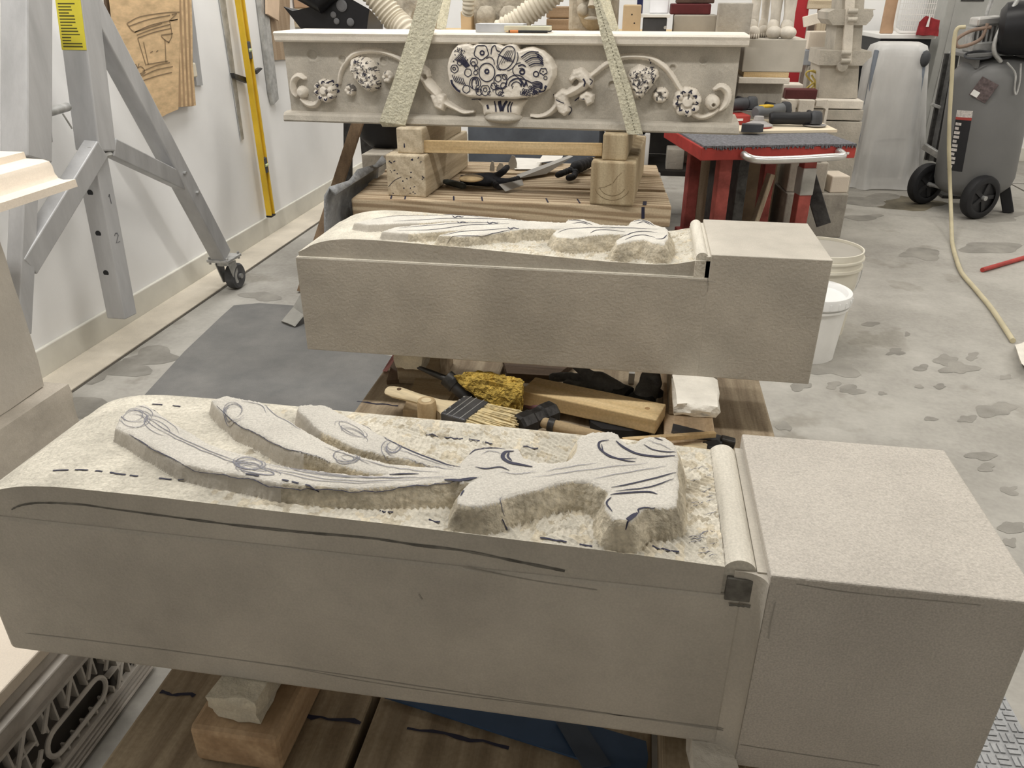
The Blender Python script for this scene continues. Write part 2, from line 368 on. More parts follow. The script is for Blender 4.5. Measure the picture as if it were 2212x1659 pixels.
def carved_leg(cfg):
    x0, x1, y0, y1 = cfg['x0'], cfg['x1'], cfg['y0'], cfg['y1']; st = cfg['step']
    nx = int((x1-x0)/st)+1; ny = int((y1-y0)/st)+1
    xs = np.linspace(x0, x1, nx); ys = np.linspace(y0, y1, ny); X, Y = np.meshgrid(xs, ys, indexing='ij')
    px, pz_ = zip(*cfg['prof']); base = np.interp(X, px, pz_)
    # round the profile
    kk = 25; bx = np.interp(xs, px, pz_); pad = np.pad(bx, kk//2, mode='edge'); bx = np.convolve(pad, np.ones(kk)/kk, 'valid'); base = bx[:, None]+0*Y
    wob = .004*(fbm(X, Y, 60, 5)-.5); Xd = X+wob; Yd = Y+.004*(fbm(X, Y, 60, 15)-.5)
    sd = np.full(X.shape, -1.)
    for poly in cfg['polys']:
        pts = [tuple(PZ(a, b, cfg['ztr'])[:2]) for a, b in poly]
        sd = np.maximum(sd, poly_sd(Xd, Yd, pts))
    rel = np.interp(X, *zip(*cfg['relief'])); ww = np.interp(X, *zip(*cfg['wall']))
    rough = np.interp(X, *zip(*cfg['rough']))
    S = np.clip(1+sd/ww, 0, 1)*np.clip((Y-y0-.002)/.006, 0, 1); S = S**.8; wallm = (S > 0.02) & (S < .98)
    fld = (fbm(X, Y, 45, 21)-.5)*.004*rough+chisel(X, Y, cfg['seed'])*.003*np.clip(rough*1.3, 0, 1)+(fbm(X, Y, 260, 41)-.5)*.0007
    edge = np.minimum(np.minimum(Y-y0, y1-Y), X-x0); em = np.clip(edge/.012, 0, 1)
    wr = (fbm(X, Y, 70, 61)-.5)*.016*rough*wallm+(fbm(X, Y, 240, 63)-.5)*.003*wallm
    top = (fbm(X, Y, 12, 71)-.5)*.004
    Z = base+S*(rel+top)+(1-S)*fld*em+wr*S*(1-S)*3
    # soft nicks along the leaf rim
    Z -= np.where((sd > 0) & (sd < .004), (.004-sd)*.35, 0)
    V = np.stack([X.ravel(), Y.ravel(), Z.ravel()], 1); F = grid_faces(nx, ny)
    inv = np.array(cfg['root'].matrix_basis.inverted()); V = V@inv[:3, :3].T+inv[:3, 3]
    Sf = S.ravel()[F].mean(1); Rf = rough.ravel()[F].mean(1); rnd = fbm(X, Y, 90, 81).ravel()[F].mean(1)
    leaf = Sf > .03
    mi_leaf = np.where(Sf > .93, 0, np.where(Rf > .45, 1, 2))
    mi_fld = np.where((Rf > .3) & (rnd < .42), 1, 0)
    mesh_np('acanthus_leaf', V, F[leaf], [cfg['m_top'], ROUGH, STONE], mi_leaf[leaf], cfg['root'])
    mesh_np('panel_ground', V, F[~leaf], [cfg['m_field'], ROUGH], mi_fld[~leaf], cfg['root'])
    # skirt: sides of the shaft below the carved surface
    mb = MB(); zb = cfg['zskirt']; ring = [(i, 0) for i in range(nx)]+[(nx-1, j) for j in range(1, ny)]+[(i, ny-1) for i in range(nx-2, -1, -1)]+[(0, j) for j in range(ny-2, 0, -1)]
    vs = []
    for i, j in ring: vs += [(X[i, j], Y[i, j], Z[i, j]), (X[i, j], Y[i, j], zb)]
    n = len(ring); mb.add(vs, [(2*k, 2*((k+1) % n), 2*((k+1) % n)+1, 2*k+1) for k in range(n)])
    mb.build('panel_side', cfg['m_side'], cfg['root'], world=True)
    def hz(x, y):
        i = min(max((x-x0)/(x1-x0)*(nx-1), 0), nx-1.001); j = min(max((y-y0)/(y1-y0)*(ny-1), 0), ny-1.001)
        a, b = int(i), int(j); u, v = i-a, j-b
        return (Z[a, b]*(1-u)+Z[a+1, b]*u)*(1-v)+(Z[a, b+1]*(1-u)+Z[a+1, b+1]*u)*v
    def stroke(mb, pix, w=.002, k=6, z=None, dash=None, jit=0):
        w = w*cfg.get('lw', .72)
        pts = smooth_line(pix, k); q = []
        for n_, p in enumerate(pts):
            g = PZ(p[0]+R.uniform(-jit, jit), p[1]+R.uniform(-jit, jit), z or cfg['ztr'])
            if not (x0+.002 < g.x < x1-.002 and y0+.002 < g.y < y1-.002): continue
            q.append(Vector((g.x, g.y, hz(g.x, g.y)+.0009)))
        # densify so that the line follows the surface
        if len(q) < 2: return
        d = [q[0]]
        for a, b in zip(q, q[1:]):
            m = max(1, int((b-a).length/.004))
            for t in range(1, m+1):
                c = a.lerp(b, t/m); d.append(Vector((c.x, c.y, hz(c.x, c.y)+.0009)))
        if dash:
            i = 0
            while i < len(d)-2:
                l = R.randint(2, dash)
                if R.random() < .6: strip(mb, d[i:i+l+1], w, (0, 0, 1))
                i += l+R.randint(0, 2)
        elif len(d) > 1:
            n_ = len(d); strip(mb, d, [w*(.35+.65*min(1, 4*min(i, n_-1-i)/n_)) for i in range(n_)], (0, 0, 1))
    return stroke, hz

# ------------------------------------------------------------------ near leg
legA = thing('carved_stone_leg', 'large pale stone leg in the foreground with roughed-out acanthus leaf and square plain end', 'stone carving', (-.2, .8, .366))
FB0, FB1 = .675, .918
polyA = [
 [(249,919),(258,896),(278,876),(309,867),(328,878),(348,894),(375,913),(410,933),(449,956),(488,970),(530,979),(573,995),(628,1007),(705,1014),(764,1020),(830,1023),(900,1021),(1000,1022),(1040,1040),(1001,1038),(939,1042),(861,1045),(783,1049),(670,1044),(589,1038),(534,1024),(441,1010),(394,999),(355,979),(317,958),(278,933)],
 [(830,1020),(775,1010),(713,993),(682,981),(612,962),(550,931),(511,913),(488,894),(468,874),(457,861),(488,853),(511,857),(562,867),(581,878),(593,892),(620,904),(647,921),(667,933),(705,952),(744,968),(783,983),(842,997),(954,1012),(1010,1018),(1020,1035),(900,1032)],
 [(954,1012),(884,989),(822,977),(775,964),(725,941),(690,925),(667,904),(655,892),(643,882),(647,871),(667,869),(702,872),(752,898),(783,913),(830,939),(877,964),(919,983),(962,1001),(993,1011),(1030,1020),(1020,1030)],
 [(985,1014),(1005,991),(1013,982),(1020,972),(1055,968),(1093,970),(1119,972),(1131,991),(1161,1002),(1195,1002),(1218,999),(1237,993),(1248,975),(1248,955),(1256,946),(1279,938),(1317,936),(1332,942),(1339,953),(1355,963),(1374,961),(1381,953),(1404,945),(1431,945),(1450,957),(1461,972),(1463,991),(1461,1014),(1465,1044),(1463,1071),(1459,1090),(1442,1096),(1412,1097),(1389,1103),(1374,1118),(1347,1145),(1324,1124),(1309,1101),(1309,1082),(1317,1067),(1290,1052),(1271,1044),(1241,1040),(1203,1046),(1165,1060),(1108,1073),(1089,1078),(1074,1088),(1043,1096),(1005,1096),(988,1090),(990,1075),(1005,1056),(1020,1044),(994,1042)]]
cfgA = dict(root=legA, x0=-.822, x1=.124, y0=FB0, y1=FB1, step=.0016, ztr=.688, seed=3, zskirt=.60,
  prof=[(-.83,.600),(-.815,.617),(-.79,.637),(-.76,.651),(-.72,.661),(-.67,.665),(-.55,.665),(-.40,.662),(-.25,.660),(-.1,.656),(.02,.653),(.09,.650),(.13,.648)],
  polys=polyA, relief=[(-.75,.019),(-.5,.022),(-.3,.025),(-.15,.033),(0,.038),(.12,.038)], wall=[(-.8,.006),(-.3,.008),(-.18,.012),(.12,.014)],
  rough=[(-.82,.05),(-.6,.12),(-.45,.35),(-.3,.6),(-.1,.9),(.12,1)], m_top=LEAFTOP, m_field=FRESH, m_side=STONE)
strokeA, hzA = carved_leg(cfgA)
mb = MB()
mb.box(-.83, .15, FB0-.003, FB1+.003, .372, .612, b=.006)
mb.build('shaft', STONE, legA, world=True)
MB().box(.168, .43, .655, .948, .362, .66, b=.0022).build('square_end', STONE_TOP, legA, world=True)
# bead and its fillets across the shaft
mb = MB(); mb.box(.1235, .16, FB0+.002, FB1-.002, .60, .640)
mb.cyl((.1405, FB0+.001, .640), (.1405, FB1-.001, .640), .0185, n=28)
mb.build('bead', mk('limestone_bead', (.62, .58, .50), .9, var=.14, scale=30, stretch=(1, .12, 1), fine=.12, bump=.3, bscale=90), legA, smooth=True, world=True)
cove = [(.135, FB0+.02), (.135, FB0-.002)]+[(.142+.026*sin(a), FB0-.002-.018*(1-cos(a))) for a in np.linspace(0, pi/2, 9)]+[(.172, FB0+.02)]
MB().prism(cove, .37, .646).build('cove', STONE, legA, smooth=True, world=True)
MB().box(.158, .172, FB0-.002, FB1+.01, .37, .648).build('fillet', STONE, legA, world=True)
CHAR = mk('charcoal_smudged_stone', (.17, .16, .14), .9, var=.35, scale=25, bump=.3)
MB().box(.128, .1575, FB0-.0045, FB0+.01, .606, .637, b=.001).build('bead_end', CHAR, legA, world=True)
# pencil and ink on the stone
mb = MB()
for pix, w in [([(278,933),(317,958),(355,979),(394,999)],.0022),([(394,999),(441,1012),(534,1026),(589,1040),(670,1046),(783,1051),(861,1047),(939,1044),(1035,1036)],.0028),
  ([(468,874),(511,913),(550,931),(612,962),(682,981),(713,993)],.0018),([(840,1021),(905,1023)],.0035),([(960,1038),(1000,1040),(1030,1037)],.0075),
  ([(830,941),(877,966),(919,985),(962,1003),(995,1013)],.003),([(1013,984),(1030,973),(1060,969),(1092,973)],.003),
  ([(1110,978),(1092,980),(1086,992),(1100,1003),(1125,1008),(1150,1012)],.0068),([(1100,980),(1097,990),(1106,1000)],.004),
  ([(1027,1014),(1050,1018),(1080,1014),(1100,1021)],.0032),([(1315,956),(1295,960),(1296,976),(1320,992),(1350,1000),(1372,1001)],.0042),
  ([(1299,965),(1305,985),(1330,996),(1375,994)],.003),([(1330,958),(1345,970),(1375,984),(1420,990),(1458,988)],.0055),
  ([(1390,964),(1410,975),(1440,980),(1460,979)],.003),([(1412,948),(1432,955)],.003),
  ([(1318,1074),(1350,1070),(1400,1066),(1420,1070)],.004),([(1320,1080),(1310,1092),(1322,1112)],.003),([(1352,1132),(1365,1121),(1377,1112)],.008),
  ([(1380,1112),(1379,1105),(1392,1100),(1415,1098)],.003),([(1320,1058),(1360,1050),(1420,1034),(1460,1022)],.003),([(1330,1066),(1400,1056),(1455,1036)],.0026),
  ([(995,1075),(1000,1066),(1003,1063)],.003),([(1385,985),(1410,990)],.004)]: strokeA(mb, pix, w)
for pix in [[(330,880),(345,882),(355,884)]]: strokeA(mb, pix, .003)
# dashed depth line along the panel
for pix in [[(115,1019),(200,1023),(300,1035),(420,1047)],[(460,1052),(520,1058),(580,1068),(700,1090)],[(820,1103),(880,1112),(950,1124)],
            [(1085,1137),(1150,1152),(1200,1160),(1280,1170)],[(1410,1170),(1480,1182),(1545,1192)],[(330,878),(430,888)],[(920,938),(1000,946),(1080,956),(1220,972)]]:
    strokeA(mb, pix, .0035, z=.661, dash=4)
mb.build('ink_lines', INK, legA, world=True)['kind'] = 'stuff'
mb = MB()
def scribble(st, mb, cx, cy, rx, ry, n, w, jit=3, ang=0):
    for _ in range(n):
        a0 = R.random()*6.28; pts = []
        ox, oy, k = R.uniform(-jit, jit), R.uniform(-jit, jit), R.uniform(.6, 1.15)
        for t in range(7):
            a = a0+t*.62; u, v = rx*k*cos(a), ry*k*sin(a)
            pts.append((cx+ox+u*cos(ang)-v*sin(ang), cy+oy+u*sin(ang)+v*cos(ang)))
        st(mb, pts, w, k=3)
scribble(strokeA, mb, 290, 900, 34, 18, 9, .0012, 9); scribble(strokeA, mb, 345, 915, 36, 14, 4, .0011, 8, .5)
scribble(strokeA, mb, 540, 1003, 34, 15, 10, .0012, 8); scribble(strokeA, mb, 505, 885, 24, 20, 6, .0011, 6); scribble(strokeA, mb, 750, 986, 26, 12, 7, .0012, 6)
scribble(strokeA, mb, 848, 962, 18, 18, 7, .0012, 6); scribble(strokeA, mb, 760, 930, 30, 10, 6, .001, 10, .4); scribble(strokeA, mb, 545, 1008, 55, 8, 5, .0012, 6, .2)
for pix in [[(300,890),(400,950),(500,990),(560,1003)],[(340,925),(420,965),(500,995),(570,1012)],[(560,1005),(700,1030),(830,1036),(960,1034)],[(560,998),(700,1022),(850,1030),(980,1032)],
  [(570,1012),(700,1036),(850,1040)],[(590,1000),(720,1020),(850,1028)],[(570,868),(590,890),(650,925)],[(520,865),(560,872),(575,890)],[(760,900),(810,925),(850,950),(868,968)],
  [(770,985),(850,1008),(950,1022)],[(860,968),(920,992),(980,1014)],[(870,985),(930,1005),(980,1018)],[(700,962),(760,982),(800,1000)],[(620,1010),(760,1026),(900,1030)],
  [(1080,1025),(1120,1028),(1160,1022)],[(1180,1022),(1230,1012),(1290,1006)],[(1150,1036),(1260,1020),(1400,1004)],[(1280,1040),(1360,1024),(1440,1010)],[(1090,1092),(1080,1085),(1085,1078)],
  [(1040,985),(1060,978),(1085,984)],[(1400,955),(1430,965),(1450,975)]]: strokeA(mb, pix, .0014, jit=1)
for _ in range(26):   # hatch by the bead
    a, b = R.uniform(1485, 1560), R.uniform(1000, 1200); strokeA(mb, [(a, b), (a+R.uniform(14, 36), b-R.uniform(2, 9))], .0016, z=.652, k=2)
mb.build('pencil_lines', PENCIL, legA, world=True)['kind'] = 'stuff'
mb = MB()
def fstroke(mb, pix, w, yy, k=6, dash=0):
    pts = [PY(p[0], p[1], yy) for p in smooth_line(pix, k)]
    if dash:
        for i in range(0, len(pts)-2, 2): strip(mb, pts[i:i+2+(i % 3)], w, (0, -1, 0))
    else: strip(mb, pts, [w*R.uniform(.6, 1.3) for _ in pts], (0, -1, 0))
fstroke(mb, [(25,1101),(45,1092),(85,1087),(170,1090),(250,1101),(400,1121),(500,1134)], .0025, FB0-.0008)
fstroke(mb, [(500,1134),(650,1150),(800,1163),(900,1178),(1000,1190),(1120,1214),(1220,1234)], .0034, FB0-.0008)
fstroke(mb, [(1575,1306),(1606,1309),(1635,1311)], .004, FB0-.0052)
mb.build('charcoal_lines', CHAR, legA, world=True)['kind'] = 'stuff'
mb = MB()
fstroke(mb, [(1000,1226),(1150,1254),(1240,1268),(1290,1275)], .0014, FB0-.0035)

fstroke(mb, [(55,1368),(200,1385),(420,1413),(700,1452),(1000,1497),(1300,1540),(1575,1580)], .0016, FB0-.0035)
fstroke(mb, [(630,1443),(800,1474),(1000,1503),(1200,1528),(1570,1575)], .0012, FB0-.0035)
fstroke(mb, [(1600,1609),(1680,1622),(1900,1655)], .0014, .6545); fstroke(mb, [(1675,1300),(1665,1345),(1660,1380)], .0012, .6545)
fstroke(mb, [(1720,1262),(1850,1282),(2120,1308)], .001, .6545); fstroke(mb, [(905,1283),(908,1290),(912,1295)], .002, FB0-.0035)
mb.build('faint_pencil_lines', PENCIL_L, legA, world=True)['kind'] = 'stuff'

# ------------------------------------------------------------------ middle leg
legB = thing('carved_stone_leg', 'second pale stone leg behind the tool pile, its leaf standing above a smooth ledge', 'stone carving', (-.2, 1.79, .406))
polyB = [
 [(937,516),(950,508),(989,498),(1028,492),(1087,489),(1145,483),(1200,480),(1230,492),(1184,490),(1125,492),(1067,502),(1009,510),(966,514)],
 [(826,502),(853,492),(900,485),(954,480),(1028,478),(1087,477),(1160,478),(1200,484),(1150,484),(1087,489),(1028,492),(985,497),(930,502),(888,504)],
 [(766,481),(807,473),(853,468),(970,463),(1087,469),(1141,475),(1190,478),(1160,480),(1087,477),(1028,477),(954,478),(853,484),(795,487)],
 [(1141,476),(1223,477),(1227,471),(1262,471),(1297,483),(1359,489),(1363,481),(1382,475),(1402,479),(1413,487),(1437,494),(1442,502),(1442,518),(1433,531),(1413,527),(1394,518),(1370,520),(1347,524),(1335,527),(1332,518),(1345,511),(1359,508),(1320,504),(1273,506),(1240,511),(1205,510),(1195,502),(1203,494),(1223,490),(1160,487)]]
cfgB = dict(root=legB, lw=1.05, x0=-.782, x1=.142, y0=1.655, y1=1.925, step=.0022, ztr=.708, seed=9, zskirt=.64,
  prof=[(-.785,.646),(-.772,.662),(-.75,.674),(-.72,.685),(-.668,.693),(-.60,.694),(-.49,.690),(-.38,.686),(-.27,.680),(-.17,.675),(-.065,.670),(.037,.668),(.087,.670),(.12,.676),(.142,.684)],
  polys=polyB, relief=[(-.75,.014),(-.5,.018),(-.3,.024),(-.1,.034),(.0,.042),(.12,.044)], wall=[(-.8,.006),(-.3,.009),(-.12,.016),(.12,.02)],
  rough=[(-.82,.05),(-.6,.25),(-.45,.6),(-.2,.9),(.12,1)], m_top=mk('limestone_chalky', (.60, .57, .51), .9, var=.08, scale=14, fine=.12, bump=.3, bscale=150), m_field=FRESH, m_side=STONE)
strokeB, hzB = carved_leg(cfgB)
MB().box(-.787, .172, 1.645, 1.938, .406, .6455, b=.002).build('shaft', STONE, legB, world=True)
MB().box(.170, .421, 1.645, 1.942, .406, .70, b=.0018).build('square_end', STONE, legB, world=True)
mb = MB(); mb.box(.138, .171, 1.6475, 1.932, .64, .684); mb.cyl((.152, 1.652, .688), (.152, 1.929, .688), .0135, n=24); mb.box(.161, .171, 1.6475, 1.93, .64, .694)
mb.build('bead', MATS['limestone_bead'], legB, smooth=True, world=True)
MB().box(-.785, .168, 1.6462, 1.66, .6452, .6464).build('ledge', FRESH, legB, world=True)
mb = MB()
for pix in [[(805,476),(850,470),(970,464),(1060,471)],[(850,480),(960,472),(1080,473),(1140,476)],[(862,494),(920,487),(1010,482),(1080,480)],[(858,499),(940,496),(1020,486),(1100,482)],
  [(958,509),(1000,500),(1060,495),(1110,490)],[(965,512),(1040,506),(1110,493)],[(1225,474),(1245,473),(1262,477),(1280,484)],[(1235,480),(1255,478),(1270,483)],
  [(1205,500),(1230,492),(1280,490),(1330,493)],[(1275,502),(1290,496),(1320,497),(1350,503)],[(1368,482),(1385,478),(1400,483),(1412,490)],[(1375,486),(1390,482),(1404,488)],
  [(1340,515),(1360,507),(1390,502),(1420,506)],[(1350,519),(1372,512),(1392,510),(1415,516)],[(1415,520),(1432,520),(1440,512)],[(1300,488),(1350,494),(1420,498)]]: strokeB(mb, pix, .0028)
for cx, cy in [(985,468),(995,481),(1105,491),(1060,481)]:
    strokeB(mb, [(cx-8, cy-2), (cx-2, cy+2), (cx+4, cy-1), (cx+12, cy+1), (cx+16, cy)], .004, k=3)
mb.build('ink_lines', INK, legB, world=True)['kind'] = 'stuff'
mb = MB(); fstroke(mb, [(1529,600),(1529,625),(1528,630)], .0016, 1.6445); fstroke(mb, [(1490,606),(1535,609),(1545,610)], .0012, 1.6445)
mb.build('pencil_lines', PENCIL_L, legB, world=True)['kind'] = 'stuff'
# ================================================================== timber pallet under the two legs
palA = thing('timber_pallet', 'low platform of wide dark planks carrying the two stone legs', 'pallet', (-.16, 1.2, 0))
PT = .262
for x0, x1, y0, y1 in [(-.665, -.337, .30, 2.13), (-.325, .078, .28, 2.16), (.09, .37, .32, 2.12)]:
    MB().box(x0, x1, y0, y1, PT-.055, PT, b=.006).build('plank', WG('y'), palA, world=True)
for y in (.62, 1.22, 1.92):
    MB().box(-.655, .36, y-.07, y+.07, 0, PT-.055, b=.005).build('bearer', WG('x'), palA, world=True)
mb = MB()
for a, b in [((345,1496),(420,1503)), ((640,1545),(780,1560)), ((880,1570),(1100,1612)), ((770,868),(860,876))]:
    p, q = PZ(*a, PT+.0008), PZ(*b, PT+.0008); n = 8
    strip(mb, [p.lerp(q, i/n)+Vector((0, R.uniform(-.003, .003), 0)) for i in range(n+1)], [R.uniform(.003, .009) for _ in range(n+1)], (0, 0, 1))
mb.build('marker_lines', INK, palA, world=True)['kind'] = 'stuff'
# spacers under the near leg
sp = MB().box(-.54, -.415, .622, .80, PT, PT+.066, b=.008).build('timber_block', wood('fir_block', (.50, .355, .22), (.36, .24, .14), 'y')); tag(sp, 'short sawn timber offcut with curved end grain under the near leg', 'wood block')
def lump(name, x0, x1, y0, y1, z0, z1, mat, label, cat, noise=.004, seg=4, seed=1, parent=None):
    bm = bmesh.new(); bmesh.ops.create_cube(bm, size=1); bmesh.ops.subdivide_edges(bm, edges=bm.edges[:], cuts=seg, use_grid_fill=True)
    r = random.Random(seed)
    for v in bm.verts:
        k = 1.0
        u = v.co*2; e = sorted([abs(u.x), abs(u.y), abs(u.z)])
        if e[1] > .98: k = .97
        v.co = Vector(((x0+x1)/2+v.co.x*k*(x1-x0), (y0+y1)/2+v.co.y*k*(y1-y0), (z0+z1)/2+v.co.z*k*(z1-z0)))
        if not (v.co.z <= z0+1e-4 or v.co.z >= z1-1e-4): v.co += Vector((r.uniform(-1, 1), r.uniform(-1, 1), 0))*noise
    mb = MB().bm(bm); o = mb.build(name, mat, parent, smooth=True, world=parent is not None)
    if parent is None: tag(o, label, cat)
    return o
FOAM = mk('pale_foam', (.62, .57, .46), .95, var=.12, scale=20, bump=.8, bscale=50, fine=.1)
FOAM2 = mk('white_foam', (.78, .74, .66), .95, var=.06, scale=20, bump=.6, bscale=60)
lump('foam_pad', -.512, -.445, .640, .74, PT+.066, .3735, FOAM, 'rough lump of pale foam between timber offcut and near leg', 'foam pad', seed=2)
lump('foam_pad', .118, .17, .63, .76, PT+.07, .3735, FOAM2, 'white foam pad under the near leg beside its square end', 'foam pad', seed=3)
o = MB().box(.085, .19, .60, .80, PT, PT+.07, b=.004).build('timber_block', WG('y')); tag(o, 'dark timber block under the white foam pad by the square end', 'wood block')
lump('foam_pad', -.575, -.50, 1.68, 1.9, PT+.09, .407, FOAM, 'crumbling foam pad under the plain left end of second leg', 'foam pad', seed=5)
o = MB().box(-.60, -.48, 1.77, 1.92, PT, PT+.09, b=.004).build('timber_block', WG('x')); tag(o, 'dark timber block under the crumbling foam pad of second leg', 'wood block')
o = MB().box(.105, .222, 1.12, 1.96, PT, PT+.028, b=.003).build('timber_board', wood('pale_fir', (.60, .46, .31), (.46, .33, .20), 'y')); tag(o, 'pale board running under the white tile of second leg', 'board')
o = MB().box(.115, .212, 1.66, 1.92, PT+.0285, PT+.115, b=.004).build('timber_block', WG('x')); tag(o, 'dark timber block hidden under the white plaster tile', 'wood block')
lump('stone_tile', .118, .214, 1.50, 1.86, PT+.115, .407, FOAM2, 'white plaster tile with chipped edge jutting from under second leg', 'tile', noise=.006, seed=7)
# blue folder and strip
BLUE = mk('blue_card', (.045, .085, .16), .5, var=.12)
def sheet(name, pix, z, th, mat, label=None, cat=None, parent=None):
    p = [PZ(a, b, z) for a, b in pix]; mb = MB(); mb.prism([(q.x, q.y) for q in p], z, z+th); o = mb.build(name, mat, parent, world=parent is not None)
    if label: tag(o, label, cat)
    return o
sheet('blue_folder', [(830,1508),(1250,1642),(1390,1700),(1400,1640),(1395,1605),(1180,1540)], PT+.002, .004, BLUE, 'flat dark blue folder lying on planks under near leg', 'folder')
sheet('blue_strap', [(1200,1560),(1265,1570),(1320,1655),(1262,1665)], PT+.0075, .003, mk('grey_blue_strap', (.07, .09, .125), .6, var=.1), 'short grey-blue strap lying across the blue folder', 'strap')

# ================================================================== raised platform and cribbing under the mantel
ZP = .5; RZ2 = radians(-2.0)
pa, pb = PZ(758, 429, ZP), PZ(1451, 445, ZP)
palB = thing('plank_platform', 'raised platform of weathered planks carrying the stone mantel cribbing', 'platform', (pa.x, pa.y, 0), atan2(pb.y-pa.y, pb.x-pa.x))
LP = (pb-pa).length
PLK = wood('douglas_plank', (.56, .45, .31), (.33, .24, .15), 'x', s=1.2, rmix=.5, ring=1.1)
yy = 0
for i, w in enumerate((.10, .125, .10, .13, .11, .12)):
    MB().box(-.004*(i % 3), LP+.003*(i % 2), yy, yy+w, ZP-.082, ZP-.004*(i % 2), b=.006).build('plank', PLK, palB); yy += w+.022
for x in (.14, LP-.14):
    MB().box(x-.075, x+.075, .03, yy-.05, ZP-.232, ZP-.082, b=.005).build('bearer', WG('y'), palB)
    for y in (.12, yy-.16):
        MB().box(x-.09, x+.09, y-.09, y+.09, 0, ZP-.232, b=.005).build('post', WG('z'), palB)
mb = MB()
for u in (.155, .21, .40, .51, .76, .88, 1.07):
    strip(mb, [(u*LP/1.22-.012, .075, ZP+.001), (u*LP/1.22, .006, ZP+.001)], .006, (0, 0, 1))
strip(mb, [(1.12*LP/1.22, .002, ZP+.001), (1.125*LP/1.22, .06, ZP+.001)], .014, (0, 0, 1)); strip(mb, [(1.115*LP/1.22, -.001, ZP-.006), (1.118*LP/1.22, -.001, ZP-.05)], .012, (0, -1, 0))
mb.build('marker_lines', INK, palB)['kind'] = 'stuff'
def crib(pl, pr, z0, z1, ylen, mat, label, name='timber_beam', rz=radians(-3)):
    a, b = PZ(*pl, z0), PZ(*pr, z0); w = (b-a).length
    t = thing(name, label, 'beam', (a.x, a.y, z0), rz)
    MB().box(0, w, 0, ylen, 0, z1-z0, b=.006).build('beam', mat, t)
    return t, w
t, w = crib((838, 423), (920, 428), ZP, .658, .62, WT('y'), 'thick squared timber under the left end of the mantel, checked end grain')
mb = MB(); r = random.Random(3)
for _ in range(26):
    x, z = r.uniform(.01, w-.01), r.uniform(.01, .15); strip(mb, [(x, -.0008, z), (x+r.uniform(.002, .008), -.0008, z+r.uniform(-.004, .006))], r.uniform(.002, .005), (0, -1, 0))
strip(mb, smooth_line([(.005, -.0008, .035), (.03, -.0008, .06), (.06, -.0008, .075)], 4), .002, (0, -1, 0)); mb.build('check_cracks', INK, t)['kind'] = 'stuff'
t, w = crib((1273, 441), (1368, 444), ZP, .658, .62, wood('oak_timber', (.50, .41, .27), (.33, .25, .15), 'z', s=.7), 'thick squared timber under the right end of the mantel, knotted end grain')
mb = MB(); c = (w*.5, .08)
for k in range(2):
    a = k*2.6+.9; strip(mb, [(c[0]+.004*cos(a), -.0008, c[1]+.004*sin(a)), (c[0]+.03*cos(a+.1), -.0008, c[1]+.03*sin(a+.1)), (c[0]+.055*cos(a), -.0008, c[1]+.055*sin(a))], [.002, .0014, .0008], (0, -1, 0))
for rr in (.05, .068):
    strip(mb, [(c[0]+rr*cos(a), -.0008, c[1]+rr*.9*sin(a)) for a in np.linspace(3.5, 5.9, 9)], .0016, (0, -1, 0))
mb.build('check_cracks', mk('wood_crack', (.22, .16, .09), .9), t)['kind'] = 'stuff'
t, w = crib((858, 331), (914, 333), .658, .752, .55, WT('y'), 'smaller square timber on the left beam, with one nail slot')
strip(mb := MB(), [(w*.3, -.0008, .022), (w*.3, -.0008, .038)], [.006, .004], (0, -1, 0)); mb.build('nail_slot', INK, t)
t, w = crib((1300, 346), (1353, 347), .658, .752, .55, MATS['oak_timber_z'], 'smaller square timber on the right beam, brown end grain')
a, b = PZ(915, 332, .675), PZ(1300, 338, .675)
o = MB().beam(PY(914, 316, 2.93), PY(1301, 323, 2.93), .045, .02, up=(0, 1, 0), b=.002).build('timber_batten', W_('x')); tag(o, 'long pale batten wedged between the two small timbers', 'batten')

# ================================================================== stone mantel with relief
MR = atan2(-.058, 1.74); MO = Vector((-1.396, 2.977, .754)); LM = 1.741; Mm = Matrix.Translation(MO) @ rotz(MR)
mantel = thing('stone_mantel', 'long carved stone mantel frieze hung in two slings, fruit basket inked at centre', 'stone carving', MO, MR)
nv = Mm.to_3x3() @ Vector((0, 1, 0)); Mi = Mm.inverted()
def ML(px, py, off=.03): q = Mi @ PP(px, py, MO+nv*off, nv); return (q.x, q.z)
PYL = .042
mb = MB(); mb.prism([(0, .006), (.004, 0), (.27, 0), (.27, .036), (.038, .036), (.012, .032), (.004, .024)], 0, LM, Matrix(((0, 0, 1, 0), (1, 0, 0, 0), (0, 1, 0, 0), (0, 0, 0, 1))))
mb.build('lower_moulding', MANT, mantel)
mb = MB(); mb.prism([(.05, .286), (0, .288), (-.006, .294), (-.008, .308), (-.012, .318), (-.004, .324), (.27, .324), (.27, .286)], .008, LM-.004, Matrix(((0, 0, 1, 0), (1, 0, 0, 0), (0, 1, 0, 0), (0, 0, 0, 1))))
mb.build('upper_moulding', MANTP, mantel)
MB().box(.018, 1.716, PYL+.006, .262, .03, .29).build('core', MANT, mantel)
st = .0024; us = np.arange(.018, 1.716, st); vs_ = np.arange(.030, .290, st); U, V = np.meshgrid(us, vs_, indexing='ij'); Hh = (fbm(U, V, 14, 3)-.5)*.004+(fbm(U, V, 120, 4)-.5)*.0012
own = np.zeros(U.shape, int)      # which carved piece a sample belongs to
def raise_(h, k, soft=0):
    global Hh, own
    h = h*1.22; m = h > Hh+1e-5; own = np.where(m & (h > .003), k, own); Hh = np.maximum(Hh, h)
def rope(pix, rad, hgt, k):
    pts = smooth_line([ML(*p) for p in pix], 5); n = len(pts); rr = np.interp(np.linspace(0, 1, n), np.linspace(0, 1, len(rad)), rad)
    raise_(hgt*np.sqrt(np.clip(line_d(U, V, pts, rr), 0, 1))*1.0, k)
